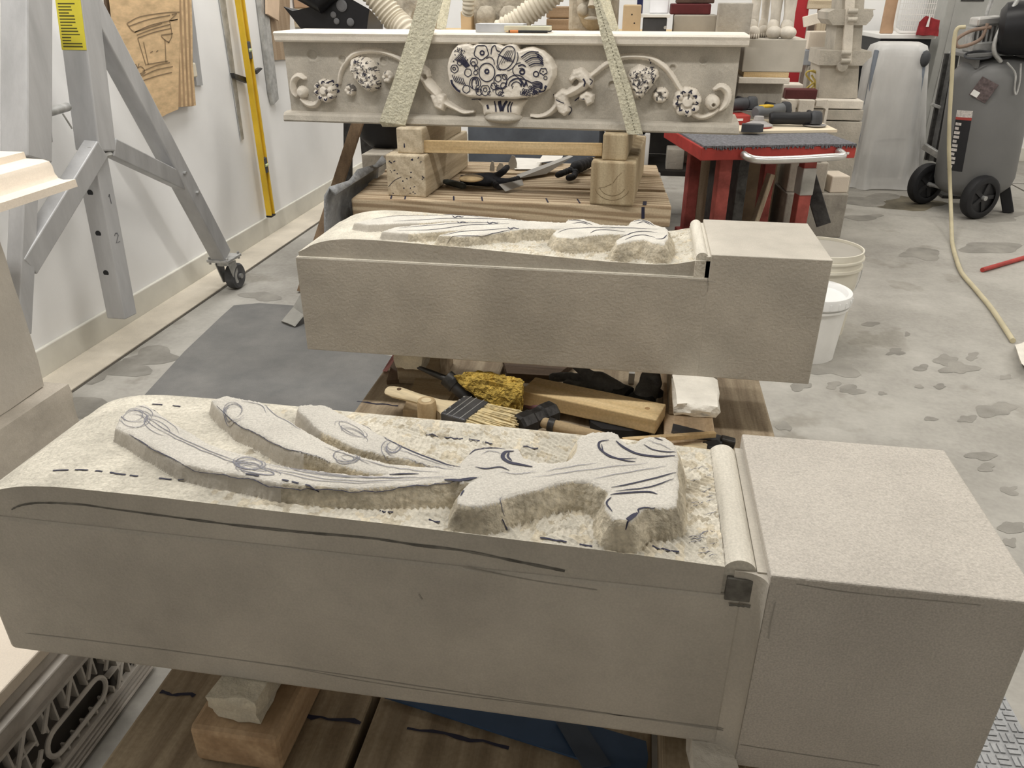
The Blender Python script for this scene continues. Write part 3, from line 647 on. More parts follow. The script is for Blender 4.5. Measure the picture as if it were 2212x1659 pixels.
def dome(px, py, r, hgt, k, flat=.5, sx=1.):
    c = ML(px, py); d = np.sqrt(((U-c[0])/sx)**2+(V-c[1])**2)/(r); raise_(np.where(d < 1, hgt*np.clip((1-d**2)/flat, 0, 1)**.5, 0), k)
def lobe_poly(pix, hgt, edge, k, bump=0, sc=60, seed=1):
    sd = poly_sd(U+.004*(fbm(U, V, 40, 9)-.5), V, [ML(*p) for p in pix]); t = np.clip(sd/edge, 0, 1)
    raise_(np.where(sd > 0, hgt*np.sqrt(1-(1-t)**2)+bump*(fbm(U, V, sc, seed)-.5)*t, 0), k)
def pit(px, py, r, dep):
    global Hh
    c = ML(px, py); d = np.sqrt((U-c[0])**2+(V-c[1])**2)/r; Hh = Hh-np.where(d < 1, 1.5*dep*(1-d**2), 0)+np.where((d >= 1) & (d < 1.6), .003*(1.6-d), 0)
BSK = [(969,141),(973,123),(980,107),(992,94),(1004,91.5),(1018,89),(1026,95),(1041,88),(1058,86),(1077,89),(1092,96),(1108,90),(1121,94),(1127,105),(1140,100),(1155,98),(1178,107),(1193,124),(1202,146),(1201,166),(1188,191),(1159,208),(1114,214),(1064,213),(1013,209),(988,197),(975,181),(970,159)]
lobe_poly(BSK, .046, .012, 1, .004, 80, 5)
lobe_poly([(1030,214),(1140,216),(1128,232),(1122,252),(1045,250),(1042,230)], .026, .02, 1)
for pix in [[(752,195),(731,179),(735,156),(747,134),(762,118),(781,111),(806,110),(831,114),(861,127),(890,148),(912,170)], [(1250,180),(1279,163),(1309,140),(1341,125),(1374,122),(1408,127),(1436,146),(1452,166),(1465,187),(1475,200)]]:
    rope(pix if pix[0][0] > 1000 else pix[1:], [.008, .009, .010, .010, .009, .008], .016, 2)
lobe_poly([(759,128),(772,123),(791,124),(805,133),(815,153),(821,179),(819,191),(800,199),(785,189),(768,171),(758,151)], .042, .02, 3, .014, 110, 7)
lobe_poly([(1362,151),(1381,139),(1398,146),(1421,151),(1423,166),(1408,187),(1385,212),(1370,212),(1360,185),(1355,165)], .042, .02, 3, .014, 110, 8)
for (cx, cy, r) in [(703,196,.040),(1484,220,.048)]:
    dome(cx, cy, r, .026, 4, .35); dome(cx+1, cy-1, r*.5, .036, 4, .6)
    c = ML(cx, cy)
    for q in range(8):
        a = q*pi/4+.2; d = np.sqrt((U-c[0]-r*.72*cos(a))**2+(V-c[1]-r*.72*sin(a))**2)/(r*.33); raise_(np.where(d < 1, .022+.012*np.sqrt(np.clip(1-d**2, 0, 1)), 0), 4)
for (cx, cy, r) in [(756,195,.021),(837,167,.022),(1427,206,.027)]:
    dome(cx, cy, r, .014, 5, .3); c = ML(cx, cy)
    for q in range(6):
        a = q*pi/3; d = np.sqrt((U-c[0]-r*.55*cos(a))**2+(V-c[1]-r*.55*sin(a))**2)/(r*.4); raise_(np.where(d < 1, .012+.010*np.sqrt(np.clip(1-d**2, 0, 1)), 0), 5)
rope([(657,170),(645,164),(634,172),(631,186),(634,200),(641,208)], [.006,.010,.012,.012,.010,.006], .024, 6); dome(652, 199, .022, .026, 6, .8)
rope([(650,214),(658,222),(668,227),(681,226),(690,215)], [.007,.011,.012,.011,.006], .018, 6)
rope([(1544,193),(1558,187),(1571,198),(1572,215),(1566,228),(1555,238)], [.006,.011,.013,.012,.011,.006], .024, 6); dome(1539, 221, .026, .028, 6, .8); pit(1541, 226, .007, .016)
rope([(1490,243),(1502,250),(1516,254),(1534,249),(1550,239)], [.006,.009,.010,.009,.006], .018, 6)
for L_ in ([(1023,241),(1003,243),(982,233),(965,224),(952,212),(938,200)], [(1147,250),(1165,252),(1184,246),(1201,230),(1208,215),(1222,205)]):
    rope(L_, [.005,.008,.010,.012,.016,.016], .026, 7)
for pix in [[(905,160),(918,172),(928,186),(945,203)], [(1222,205),(1240,196),(1258,184),(1270,170)]]: rope(pix, [.012,.018,.022,.018], .034, 7)
lobe_poly([(900,150),(912,140),(926,150),(930,165),(922,176),(908,170)], .026, .012, 7, .008, 70, 3); lobe_poly([(930,205),(945,196),(962,206),(966,222),(958,240),(940,232)], .030, .012, 7, .010, 70, 4)
lobe_poly([(1228,172),(1238,152),(1258,146),(1272,158),(1282,175),(1278,192),(1262,182),(1246,172),(1238,182)], .032, .012, 7, .010, 70, 5)
lobe_poly([(1196,205),(1212,192),(1232,195),(1228,215),(1232,240),(1220,252),(1206,242),(1200,225)], .032, .012, 7, .010, 70, 6); lobe_poly([(1252,205),(1268,195),(1284,205),(1282,222),(1268,230),(1262,218),(1250,216)], .028, .012, 7, .008, 70, 7)
for p in [(672,120,.020,.010),(737,129,.016,.010),(826,132,.014,.012),(1243,178,.013,.02),(918,166,.012,.016),(1322,185,.014,.014),(1453,148,.012,.008),(1520,130,.014,.005)]: pit(*p)
VV = np.stack([U.ravel(), (PYL-Hh).ravel(), V.ravel()], 1); FF = grid_faces(len(us), len(vs_))[:, ::-1]; of = own.ravel()[FF]; ofm = np.max(of, 1); hf_ = Hh.ravel()[FF].mean(1); rn = fbm(U, V, 110, 33).ravel()[FF].mean(1)
INKY = mk('inked_stone', (.20, .185, .17), .9, var=.5, scale=60)
for k, nm in [(0, 'frieze_ground'), (1, 'fruit_basket'), (2, 'vine_stem'), (3, 'grape_cluster'), (4, 'rosette'), (5, 'small_flower'), (6, 'scroll'), (7, 'leaf_husk')]:
    cu = U.ravel()[FF].mean(1); cv = V.ravel()[FF].mean(1)
    cuts = {0: [9], 1: [9], 2: [.9, 9], 3: [.9, 9], 4: [.9, 9], 5: [ML(800, 180)[0], .9, 9], 6: [.9, 9], 7: [.9, 9]}[k]
    lo = -1
    for hi in cuts:
        m = (ofm == k) & (cu > lo) & (cu <= hi); lo = hi
        if not m.any(): continue
        if k in (3, 5): mi = (rn[m] < .36).astype(int)
        elif k == 4: mi = (rn[m] < .34).astype(int)
        else: mi = np.zeros(m.sum(), int)
        mesh_np(nm, VV, FF[m], [MANT if k in (0,) else MANTP, INKY], mi, mantel)
# turned foot of the basket, standing proud of the lower moulding
c = Mi @ PP(1082, 258, MO-nv*.02, nv)
mb = MB(); mb.ell((c.x, .03, c.z), (.073, .062, .020), 24); mb.build('basket_foot', MANT, mantel, smooth=True)
# ink drawing on the basket
def hm(u, v):
    i = min(max(int((u-us[0])/st), 0), len(us)-1); j = min(max(int((v-vs_[0])/st), 0), len(vs_)-1); return PYL-Hh[i, j]-.0022
mb = MB()
def mstroke(pix, w=.0026, k=5, closed=False):
    pts = smooth_line(list(pix)+([pix[0]] if closed else []), k); q = []
    for p in pts:
        u, v = ML(p[0], p[1], 0.0); q.append(Vector((u, hm(u, v), v)))
    strip(mb, q, w, (0, -1, 0))
def bp(x, y): return (950+x/7.9, 70+y/7.9)
def circ(x, y, rx, ry=None, w=.0026, n=12, a0=0, a1=2*pi, wob=0, ang=0):
    ry = ry or rx; pts = []
    for i in range(n+1):
        a = a0+(a1-a0)*i/n; k = 1+wob*sin(5*a); u, v = rx*k*cos(a), ry*k*sin(a)
        pts.append(bp(x+u*cos(ang)-v*sin(ang), y+u*sin(ang)+v*cos(ang)))
    mstroke(pts, w, 3)
circ(740, 345, 34, w=.005); circ(725, 335, 118, 122, .0034, 24, wob=.06); circ(820, 675, 135, 155, .0036, 20); circ(820, 660, 32, w=.006)
circ(1150, 430, 130, 215, .0034, 20, ang=.45); circ(1210, 470, 120, 190, .0026, 8, -1.2, 1.2, ang=.5)
for k in range(5):
    mstroke([bp(1020+k*45, 560-k*20), bp(1090+k*40, 420-k*10), bp(1170+k*25, 300)], .002); mstroke([bp(1000+k*38, 420+k*28-60), bp(1100+k*30, 470+k*20-60), bp(1220+k*15, 480+k*20-60)], .002)
circ(1420, 670, 38, w=.006); circ(1410, 640, 150, 130, .003, 10, 1.9, 4.6); mstroke([bp(1350, 570), bp(1420, 545), bp(1480, 580)], .005); mstroke([bp(1370, 610), bp(1420, 605), bp(1460, 630)], .003)
for k in range(8): mstroke([bp(1400+k*22, 420+k*24), bp(1540+k*16, 330+k*32), bp(1700+k*10, 330+k*34)], .0018+.002*(k % 3 == 0)); 
for k in range(4): mstroke([bp(1640+30*k, 350+50*k), bp(1720+14*k, 390+46*k), bp(1770+4*k, 440+40*k)], .004)
circ(1655, 705, 44, w=.004); circ(1780, 660, 62, 55, .0034, 12, wob=.15); circ(1815, 770, 28); circ(1775, 660, 8)
for (x, y, r) in [(1050,830,110),(1100,900,45),(940,910,52),(1120,750,40),(1010,780,50),(790,980,80),(790,970,30),(690,1010,50),(1030,1000,60),(620,860,95),(500,680,60),(470,960,60),(640,600,32),(630,680,32),(600,500,60),(590,530,34),(270,615,62),(265,612,24),(360,510,40)]: circ(x, y, r, r*1.1, .003, 12, wob=.05)
circ(620, 870, 55, 110, .004, 12, 2.4, 6.6); mstroke([bp(580, 800), bp(630, 790), bp(640, 880)], .004)
for r in (210, 150, 95): circ(1320, 930, r*.9, r, .0034, 10, 3.3, 6.2)
mstroke([bp(1220, 830), bp(1330, 780), bp(1470, 800), bp(1590, 860)], .004); mstroke([bp(1380, 800), bp(1420, 850), bp(1390, 900)], .008); mstroke([bp(1490, 830), bp(1470, 880), bp(1440, 920)], .007)
for k in range(22):
    a = R.random()*6.28; q = R.random()**.5; circ(1560+q*130*cos(a), 1010+q*80*sin(a), R.uniform(14, 28), w=.0024, n=7)
for k in range(5): mstroke([bp(1590, 850+k*28), bp(1680, 830+k*26), bp(1760, 870+k*18), bp(1720, 920+k*10)], .0034)
mstroke([bp(1700, 1000), bp(1780, 985), bp(1830, 900)], .009); mstroke([bp(215, 800), bp(235, 870), bp(300, 960), bp(370, 1010)], .008)
for k in range(7): mstroke([bp(330+18*k-60, 420-20*k+30), bp(400+14*k-40, 500-10*k), bp(470+10*k, 600-6*k)], .003)
for k in range(26): x, y = R.uniform(260, 500), R.uniform(250, 560); mstroke([bp(x, y), bp(x+R.uniform(-20, 20), y+R.uniform(12, 34))], .003, 2)
for k in range(6): mstroke([bp(230+36*k, 720+10*k), bp(260+36*k, 790+14*k), bp(300+34*k, 850+12*k)], .003); 
mstroke([bp(890, 370), bp(905, 260), bp(960, 220), bp(990, 300), bp(1040, 320)], .0036); mstroke([bp(810, 440), bp(870, 415), bp(930, 460), bp(950, 540)], .003); mstroke([bp(985, 560), bp(1000, 610), bp(1060, 640)], .003)
for k in range(18): x, y = R.uniform(480, 1700), R.uniform(900, 1060); circ(x, y, R.uniform(16, 36), w=.0026, n=8, a0=R.random()*3, a1=4+R.random()*2)
for pix, w in [([bp(1000,1180), bp(1025,1270), bp(1045,1350)], .013), ([bp(1130,1180), bp(1080,1270), bp(1060,1350)], .009), ([bp(915,1180), bp(945,1270), bp(950,1360)], .005), ([bp(800,1240), bp(820,1310)], .008), ([bp(1190,1190), bp(1155,1280), bp(1160,1370)], .005), ([bp(1230,1200), bp(1200,1290), bp(1205,1370)], .004), ([bp(500,1165), bp(600,1160), bp(680,1165)], .003)]: mstroke(pix, w)
def sp_(x, y): return (1180+x/5.267, 100+y/5.267)
for pix, w in [([sp_(310,635), sp_(360,600), sp_(430,605)], .004), ([sp_(250,690), sp_(275,740), sp_(240,800)], .003), ([sp_(420,370), sp_(440,410), sp_(425,460)], .006), ([sp_(490,370), sp_(520,400), sp_(500,440)], .003), ([sp_(1165,150), sp_(1185,180), sp_(1180,210)], .004), ([sp_(60,560), sp_(110,610), sp_(200,650)], .003)]: mstroke(pix, w)
for cx, cy, r in [(703,196,21),(1484,220,24)]:
    for k in range(9):
        a = k*.7; mstroke([(cx+r*.8*cos(a), cy+r*.8*sin(a)), (cx+r*cos(a+.15), cy+r*sin(a+.15)), (cx+r*.82*cos(a+.35), cy+r*.82*sin(a+.35))], .005)
for k in range(70):
    for ox, oy, sx, sy in [(790,162,24,32),(1390,175,26,32)]:
        x, y = ox+R.uniform(-sx, sx), oy+R.uniform(-sy, sy); a = R.random()*6.3
        u, v = ML(x, y); i = min(max(int((u-us[0])/st), 0), len(us)-1); j = min(max(int((v-vs_[0])/st), 0), len(vs_)-1)
        if own[i, j] == 3: mstroke([(x, y), (x+3*cos(a), y+3*sin(a)), (x+5*cos(a+.9), y+5*sin(a+.9))], .0022, 3)
mb.build('ink_drawing', INK, mantel)['kind'] = 'stuff'
# lifting slings
SLING = mk('sling_webbing', (.68, .645, .50), .85, var=.12, scale=40, bump=.9, bscale=110, fine=.15, speck=200)
def sling(front, back, label, stitch=None):
    """front: rows of (left px, right px) from top to the lower edge; back: same for the rear fall"""
    t = thing('lifting_sling', label, 'strap', MO+(Mm.to_3x3() @ Vector((ML(*front[-1][0])[0], 0, .0))), MR)
    def web(rows, off, nm, tail=None):
        L_, R_ = [], []
        for i, (a, b) in enumerate(rows):
            o = off[i]; L_.append(Vector((ML(*a, o)[0], o, ML(*a, o)[1]))); R_.append(Vector((ML(*b, o)[0], o, ML(*b, o)[1])))
        for l, r_ in tail or []: L_.append(l); R_.append(r_)
        m = MB(); n = len(L_); th = Vector((0, -.005, 0)); vs = []
        for l, r_ in zip(L_, R_): vs += [l, r_, r_+th, l+th]
        fs = []
        for i in range(n-1):
            for k in range(4): fs.append((4*i+k, 4*i+(k+1) % 4, 4*i+4+(k+1) % 4, 4*i+4+k))
        fs += [(0, 1, 2, 3), (4*n-4, 4*n-3, 4*n-2, 4*n-1)]
        m.add([Mm @ v for v in vs], fs); m.build(nm, SLING, t, world=True); return L_, R_
    off = [-.016]*len(front)
    l, r_ = ML(*front[-1][0], -.016), ML(*front[-1][1], -.016)
    dx = front[0][2] if len(front[0]) > 2 else 0
    fr = [(a[0], a[1]) for a in front]
    La, Ra = web(fr, off, 'front_webbing', [(Vector((l[0]+.006, .0, -.008)), Vector((r_[0], .004, -.008))), (Vector((l[0]+.06, .27, -.008)), Vector((r_[0]+.06, .27, -.008))), (Vector((l[0]+.06, .281, .02)), Vector((r_[0]+.06, .281, .02))), (Vector((l[0]+.06, .281, .31)), Vector((r_[0]+.06, .281, .31)))])
    web(back, [.281]*len(back), 'back_webbing')
    if stitch:
        m = MB()
        for i in range(len(La)-1):
            for k in range(14):
                f0, f1 = k/14, k/14+.03
                p = La[i].lerp(La[i+1], f0).lerp(Ra[i].lerp(Ra[i+1], f0), .55); q = La[i].lerp(La[i+1], f1).lerp(Ra[i].lerp(Ra[i+1], f1), .55)
                strip(m, [Mm @ (p+Vector((0, -.006, 0))), Mm @ (q+Vector((0, -.006, 0)))], .0025, nv*-1)
        m.build('stitching', mk('stitch_thread', (.16, .15, .10), .8), t, world=True)['kind'] = 'stuff'
    return t
sling([((909,-30),(963,-30)),((903,0),(957,0)),((884,70),(937,72)),((852,170),(906,174)),((820,262),(876,270))], [((957,-20),(978,-20)),((953,0),(974,0)),((943,62),(963,63))], 'wide olive-cream lifting sling hanging across the left half of the mantel')
sling([((1276,-30),(1290,-30)),((1282,0),(1296,0)),((1300,86),(1327,82)),((1333,202),(1366,200)),((1355,290),(1389,290))], [((1290,-20),(1312,-20)),((1295,0),(1318,0)),((1315,67),(1338,67))], 'narrow twisted lifting sling with a stitched seam across the right half', stitch=True)
# ================================================================== tools between the two legs
def hull(name, pts, mat, parent=None, cuts=0, noise=0, seed=1, smooth=True, angle=50, bevel=0):
    bm = bmesh.new()
    for p in pts: bm.verts.new(p)
    bmesh.ops.convex_hull(bm, input=bm.verts[:])
    loose = [v for v in bm.verts if not v.link_faces]
    if loose: bmesh.ops.delete(bm, geom=loose, context='VERTS')
    if bevel: bmesh.ops.bevel(bm, geom=bm.edges[:], offset=bevel, segments=2, affect='EDGES')
    if cuts: bmesh.ops.triangulate(bm, faces=bm.faces[:]); bmesh.ops.subdivide_edges(bm, edges=bm.edges[:], cuts=cuts, use_grid_fill=True)
    bm.normal_update(); r = random.Random(seed)
    if noise:
        for v in bm.verts: v.co += v.normal*r.uniform(-noise, noise*.6)
    mb = MB().bm(bm); return mb.build(name, mat, parent, smooth=smooth, world=parent is not None, angle=angle)
PB = PT+.002
# yellow sponge: wedge-shaped block leaning on the chisel
SPONGE = mk('yellow_sponge', (.78, .53, .12), .95, var=.3, scale=40, bump=1.6, bscale=70, fine=.3, speck=140, dist=.02)
tp = [PZ(a, b, .372) for a, b in [(976, 811), (1018, 801), (1075, 806), (1132, 818), (1130, 836)]]; bt = [PZ(a, b, .292) for a, b in [(1080, 902), (1118, 900), (1128, 880)]]+[PZ(1000, 838, .31), PZ(1040, 850, .295)]
tag(hull('sponge', [tuple(p) for p in tp+bt], SPONGE, cuts=7, noise=.006, seed=4, smooth=False), 'chunky torn yellow sponge lying on top of the tools', 'sponge')
# flat masonry brush
a, b = PZ(838, 842, .325), PZ(1104, 940, .302); ax = (b-a).normalized(); Mb = Matrix.Translation(a) @ rotz(atan2(ax.y, ax.x)); LB = (b-a).length
br = thing('masonry_brush', 'flat masonry brush with pale wooden handle and dark metal ferrule', 'brush', a, atan2(ax.y, ax.x))
HW = mk('pale_beech', (.70, .58, .38), .6, var=.12, scale=6, stretch=(2, 20, 20))
prof = [(0, .014), (.006, .02), (.03, .0225), (.06, .0195), (.09, .0165), (LB*.42, .019), (LB*.50, .03), (LB*.56, .046)]
vs = []; fs = []
for x, w in prof:
    for k in range(12):
        t = 2*pi*k/12; vs.append((x, w*cos(t), .0115*sin(t)*(1 if x > .01 else .7)))
n = len(prof)
fs = [(i*12+k, i*12+(k+1) % 12, i*12+12+(k+1) % 12, i*12+12+k) for i in range(n-1) for k in range(12)]+[tuple(range(12)), tuple(range((n-1)*12, n*12))]
MB().add(vs, fs).build('handle', HW, br, smooth=True)
MB().cyl((.036, 0, -.0125), (.036, 0, .0128), .0055, n=14).build('hanging_hole', mk('dark_hole', (.12, .08, .05), .9), br)
MB().box(LB*.55, LB*.74, -.052, .052, -.0155, .0155, b=.004).build('ferrule', mk('dull_dark_tin', (.10, .10, .105), .45, metal=.5, var=.2, scale=20), br)
for q in (-.04, -.02, .02, .04): MB().cyl((LB*.565, q, .0152), (LB*.565, q, .0175), .0028, n=8).build('rivet', GALV, br)
for q in (.60, .64, .70): MB().box(LB*q, LB*q+.002, -.0522, .0522, .0150, .0163).build('ferrule_rib', GALV, br)
mb = MB(); r = random.Random(5)
for i in range(420):
    y = r.uniform(-.048, .048); z = r.uniform(-.011, .012); e = r.uniform(.95, 1.04); d = r.uniform(-.006, .006)
    mb.beam((LB*.73, y, z), (LB*e, y*1.12+d, z*1.1+r.uniform(-.003, .003)), .0022, .0022)
mb.build('bristles', mk('bristle', (.70, .58, .34), .8, var=.2, scale=60), br)['kind'] = 'stuff'
# upright round wooden stub
p = PZ(921, 864, .352); st_ = thing('wooden_mallet_handle', 'stubby round wooden handle standing upright against the brush', 'tool handle', (p.x, p.y, PT))
MB().lathe([(.0001, 0), (.024, 0), (.0235, .03), (.0225, .082), (.0205, .089), (.0001, .0905)], n=24).build('grip', wood('ash_handle', (.56, .43, .26), (.44, .32, .18), 'z'), st_, smooth=True)
MB().lathe([(.0001, .0906), (.011, .0908), (.012, .0903)], n=18).build('end_grain', HW, st_)
# pneumatic chisel: rod, collar, barrel
a0, a1, a2 = PZ(903, 793, .36), PZ(972, 822, .345), PZ(1036, 880, .290)
ch = thing('pneumatic_chisel', 'dark steel pneumatic chisel with thin shank leaning under the sponge', 'chisel', (a2.x, a2.y, PT))
MB().tube([a0, a0.lerp(a1, .5), a1], .0075, rad=[.005, .0075, .0095]).build('shank', DSTEEL, ch, smooth=True, world=True)
d = (a2-a1).normalized(); MB().cyl(a1-d*.012, a1+d*.018, .021, n=20).build('collar', DSTEEL, ch, smooth=True, world=True)
MB().cyl(a1+d*.01, a2, .0185, .017, n=20).build('barrel', mk('gun_metal', (.08, .08, .085), .35, metal=.6, var=.15), ch, smooth=True, world=True)
# lump hammer
h0, h1 = PZ(1120, 908, .318), PZ(1200, 896, .318); hm_ = thing('lump_hammer', 'black-headed lump hammer with worn wooden handle', 'hammer', (h0.x, h0.y, PT))
c = PZ(1158, 905, .318); hd = (PZ(1185, 888, .318)-PZ(1128, 912, .318)).normalized(); hs = Vector((-hd.y, hd.x, 0))
Mh = Matrix(((hd.x, hs.x, 0, c.x), (hd.y, hs.y, 0, c.y), (0, 0, 1, c.z), (0, 0, 0, 1)))
oc = lambda x, r_: [(x, r_*cos(pi/8+k*pi/4)*1.0, r_*sin(pi/8+k*pi/4)) for k in range(8)]
vs = oc(-.056, .024)+oc(-.05, .029)+oc(-.018, .029)+oc(-.012, .026)+oc(.012, .026)+oc(.018, .029)+oc(.05, .029)+oc(.056, .024)
fs = [(8*i+k, 8*i+(k+1) % 8, 8*i+8+(k+1) % 8, 8*i+8+k) for i in range(7) for k in range(8)]+[tuple(range(8)), tuple(range(56, 64))]
MB().add(vs, fs, Mh).build('hammer_head', mk('forged_black', (.035, .033, .032), .45, metal=.4, var=.4, scale=40, bump=.2), hm_, world=True)
e = PZ(1300, 948, .300); p0 = c+Vector((.01, -.01, 0))
pts = [p0.lerp(e+(e-p0)*.25, t) for t in np.linspace(0, 1, 8)]
MB().tube(pts, .014, n=14, rad=[.012, .0135, .0145, .015, .0155, .0165, .017, .014]).build('handle', wood('worn_handle', (.44, .335, .20), (.32, .23, .13), 'x'), hm_, smooth=True, world=True)
MB().cyl(p0+(e-p0)*.14, p0+(e-p0)*.24, .0162, n=14).build('ferrule', DSTEEL, hm_, smooth=True, world=True)
# mauve chisel handle
a, b = PZ(1126, 862, .285), PZ(1196, 892, .280); mv = thing('wood_chisel', 'mauve-painted tool handle half hidden behind the hammer head', 'chisel', (b.x, b.y, PT))
MB().tube([a, a.lerp(b, .3), a.lerp(b, .8), b], .014, n=14, rad=[.011, .0155, .0165, .013]).build('handle', mk('mauve_paint', (.24, .115, .125), .6, var=.2, scale=15), mv, smooth=True, world=True)
MB().cyl(a-(b-a)*.35, a, .006, n=10).build('blade', DSTEEL, mv, world=True)
# two-by-four offcut
ta, tb, tc_, td = [PZ(*q, PT+.061) for q in [(1147, 813), (1446, 875), (1419, 906), (1126, 844)]]
dd = (tb-ta).normalized(); Mt = Matrix.Translation((td.x, td.y, PT+.022)) @ rotz(atan2(dd.y, dd.x))
o = thing('pine_offcut', 'clean pine two-by-four offcut with a knot near one end', 'board', M=Mt)
MB().box(0, (tc_-td).length, 0, .086, 0, .039, b=.003).build('board', wood('fresh_pine', (.72, .55, .31), (.60, .43, .22), 'x', bump=.1), o)
MB().cyl(((tc_-td).length-.035, .045, .0385), ((tc_-td).length-.035, .045, .0396), .006, n=12).build('knot', mk('knot', (.40, .25, .12), .8), o)
# boards under the tools
def plank_px(name, pix, z, th, mat, label, cat='board'):
    p = [PZ(a, b, z+th) for a, b in pix]; m = MB(); m.prism([(q.x, q.y) for q in p], z, z+th); return tag(m.build(name, mat), label, cat)
plank_px('short_board', [(905, 800), (1000, 815), (950, 890), (870, 885)], PT+.001, .02, wood('knotty_board', (.50, .39, .25), (.36, .26, .15), 'x'), 'knotty brown board end lying under the brush handle')
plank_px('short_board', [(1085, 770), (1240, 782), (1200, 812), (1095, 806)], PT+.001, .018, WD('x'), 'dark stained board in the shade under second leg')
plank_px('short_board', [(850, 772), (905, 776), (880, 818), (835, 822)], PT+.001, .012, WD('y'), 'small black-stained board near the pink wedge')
# pink foam wedge
a = [PZ(862, 762, .33), PZ(850, 764, .33), PZ(826, 802, PB), PZ(836, 803, PB)]; m = MB(); m.add([*a, *[q+Vector((.0, .012, 0)) for q in a]], [(0, 1, 2, 3), (4, 5, 6, 7), (0, 1, 5, 4), (1, 2, 6, 5), (2, 3, 7, 6), (3, 0, 4, 7)])
tag(m.build('foam_wedge', mk('pink_foam', (.72, .36, .36), .8, var=.08)), 'thin pink foam wedge standing at the left plank edge', 'wedge')
# work gloves
def glove(name, palm, cuff, fingers, mat, mcuff, label, group=None, th=.016, patch=None):
    """palm / cuff / fingers are 3-D points; body is one skin of blended lumps"""
    c = palm; t = thing(name, label, 'glove', (c.x, c.y, c.z-th))
    bm = bmesh.new(); me0 = MB()
    md = bpy.data.metaballs.new('tmp'); ob = bpy.data.objects.new('tmp', md); COL.objects.link(ob); md.resolution = .006; md.threshold = .35
    def ball(p, r):
        e_ = md.elements.new(); e_.co = p-c; e_.radius = r
    for k in range(5): ball(palm.lerp(cuff, k/4.), .042-.002*k)
    for f_ in fingers:
        pts = smooth_line([tuple(palm)]+[tuple(q) for q in f_], 4)
        for i, q in enumerate(pts[2:]): ball(Vector(q), .021-.004*i/len(pts))
    bpy.context.view_layer.update()
    dg = bpy.context.evaluated_depsgraph_get(); me = bpy.data.meshes.new_from_object(ob.evaluated_get(dg))
    V_ = [v.co.copy() for v in me.vertices]; F_ = [tuple(p_.vertices) for p_ in me.polygons]
    bpy.data.objects.remove(ob); bpy.data.metaballs.remove(md)
    if not V_: return t
    zm = min(v.z for v in V_)
    m = MB().add([v+c for v in V_], F_); m.build('glove_shell', mat, t, smooth=True, world=True, angle=180)
    d_ = (cuff-palm).normalized()
    m = MB(); m.tube([cuff-d_*.004, cuff+d_*.02, cuff+d_*.028], .03, n=14, rad=[.030, .033, .031], flat=(1.15, .55)); m.build('cuff', mcuff, t, smooth=True, world=True)
    return t
GLV = mk('charcoal_knit', (.035, .037, .04), .85, var=.3, scale=50, bump=.4); GLVG = mk('grey_knit', (.12, .12, .12), .85, var=.2, scale=50, bump=.4)
glove('work_glove', PZ(1290, 825, .30), PZ(1335, 845, .292), [[PZ(1260, 800, .33), PZ(1245, 785, .345), PZ(1262, 780, .35)], [PZ(1235, 815, .295), PZ(1195, 815, .285)], [PZ(1265, 835, .29), PZ(1225, 830, .285)]], GLVG, GLV, 'dark grey work glove with curled finger behind the pine offcut')
glove('work_glove', PZ(1400, 842, .30), PZ(1388, 860, .292), [[PZ(1395, 815, .33), PZ(1412, 808, .34), PZ(1420, 830, .32)], [PZ(1400, 840, .29), PZ(1424, 850, .285)]], GLVG, GLV, 'small grey glove with black fingertip loop beside the white tile')
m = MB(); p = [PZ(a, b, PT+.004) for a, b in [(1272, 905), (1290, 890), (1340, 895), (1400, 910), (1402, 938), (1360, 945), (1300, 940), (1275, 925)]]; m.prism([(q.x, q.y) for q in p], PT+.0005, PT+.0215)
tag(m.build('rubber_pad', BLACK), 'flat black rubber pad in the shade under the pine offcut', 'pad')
# flat chisel bar, thin strip, black tool with wooden handle
a, b = PZ(1452, 925, .30), PZ(1560, 952, .285); c = thing('flat_chisel', 'flat dark steel chisel lying by the bead of near leg', 'chisel', (b.x, b.y, PT))
MB().beam(a, b, .034, .008, b=.001).build('blade', mk('blued_steel', (.13, .14, .155), .35, metal=.7, var=.2), c, world=True)
MB().beam(b-(b-a)*.04, b+(b-a)*.25, .022, .022, b=.004).build('shank', DSTEEL, c, world=True)
a, b = PZ(1345, 952, .312), PZ(1545, 938, .306); o = MB().beam(a, b, .012, .012, b=.001).build('wooden_stick', W_('x')); tag(o, 'thin square pine stick lying across the flat chisel', 'stick')
a, b = PZ(1480, 978, .285), PZ(1512, 972, .285); c = thing('short_chisel', 'short tool with turned wooden butt and black body beside the bead', 'chisel', (a.x, a.y, PT))
MB().tube([a-(b-a)*.3, a, a.lerp(b, .6), b+(b-a)*.4], .015, n=14, rad=[.010, .0165, .017, .014]).build('handle', HW, c, smooth=True, world=True)
MB().beam(b+(b-a)*.3, PZ(1556, 966, .285), .03, .026, b=.004).build('body', BLACK, c, world=True)
p = PZ(1365, 805, PT+.03); o = MB().box(p.x-.008, p.x+.008, p.y-.01, p.y+.01, PT, PT+.032, b=.001).build('plastic_clip', WHITE); tag(o, 'tiny cream clip standing in shade beneath second leg', 'clip')

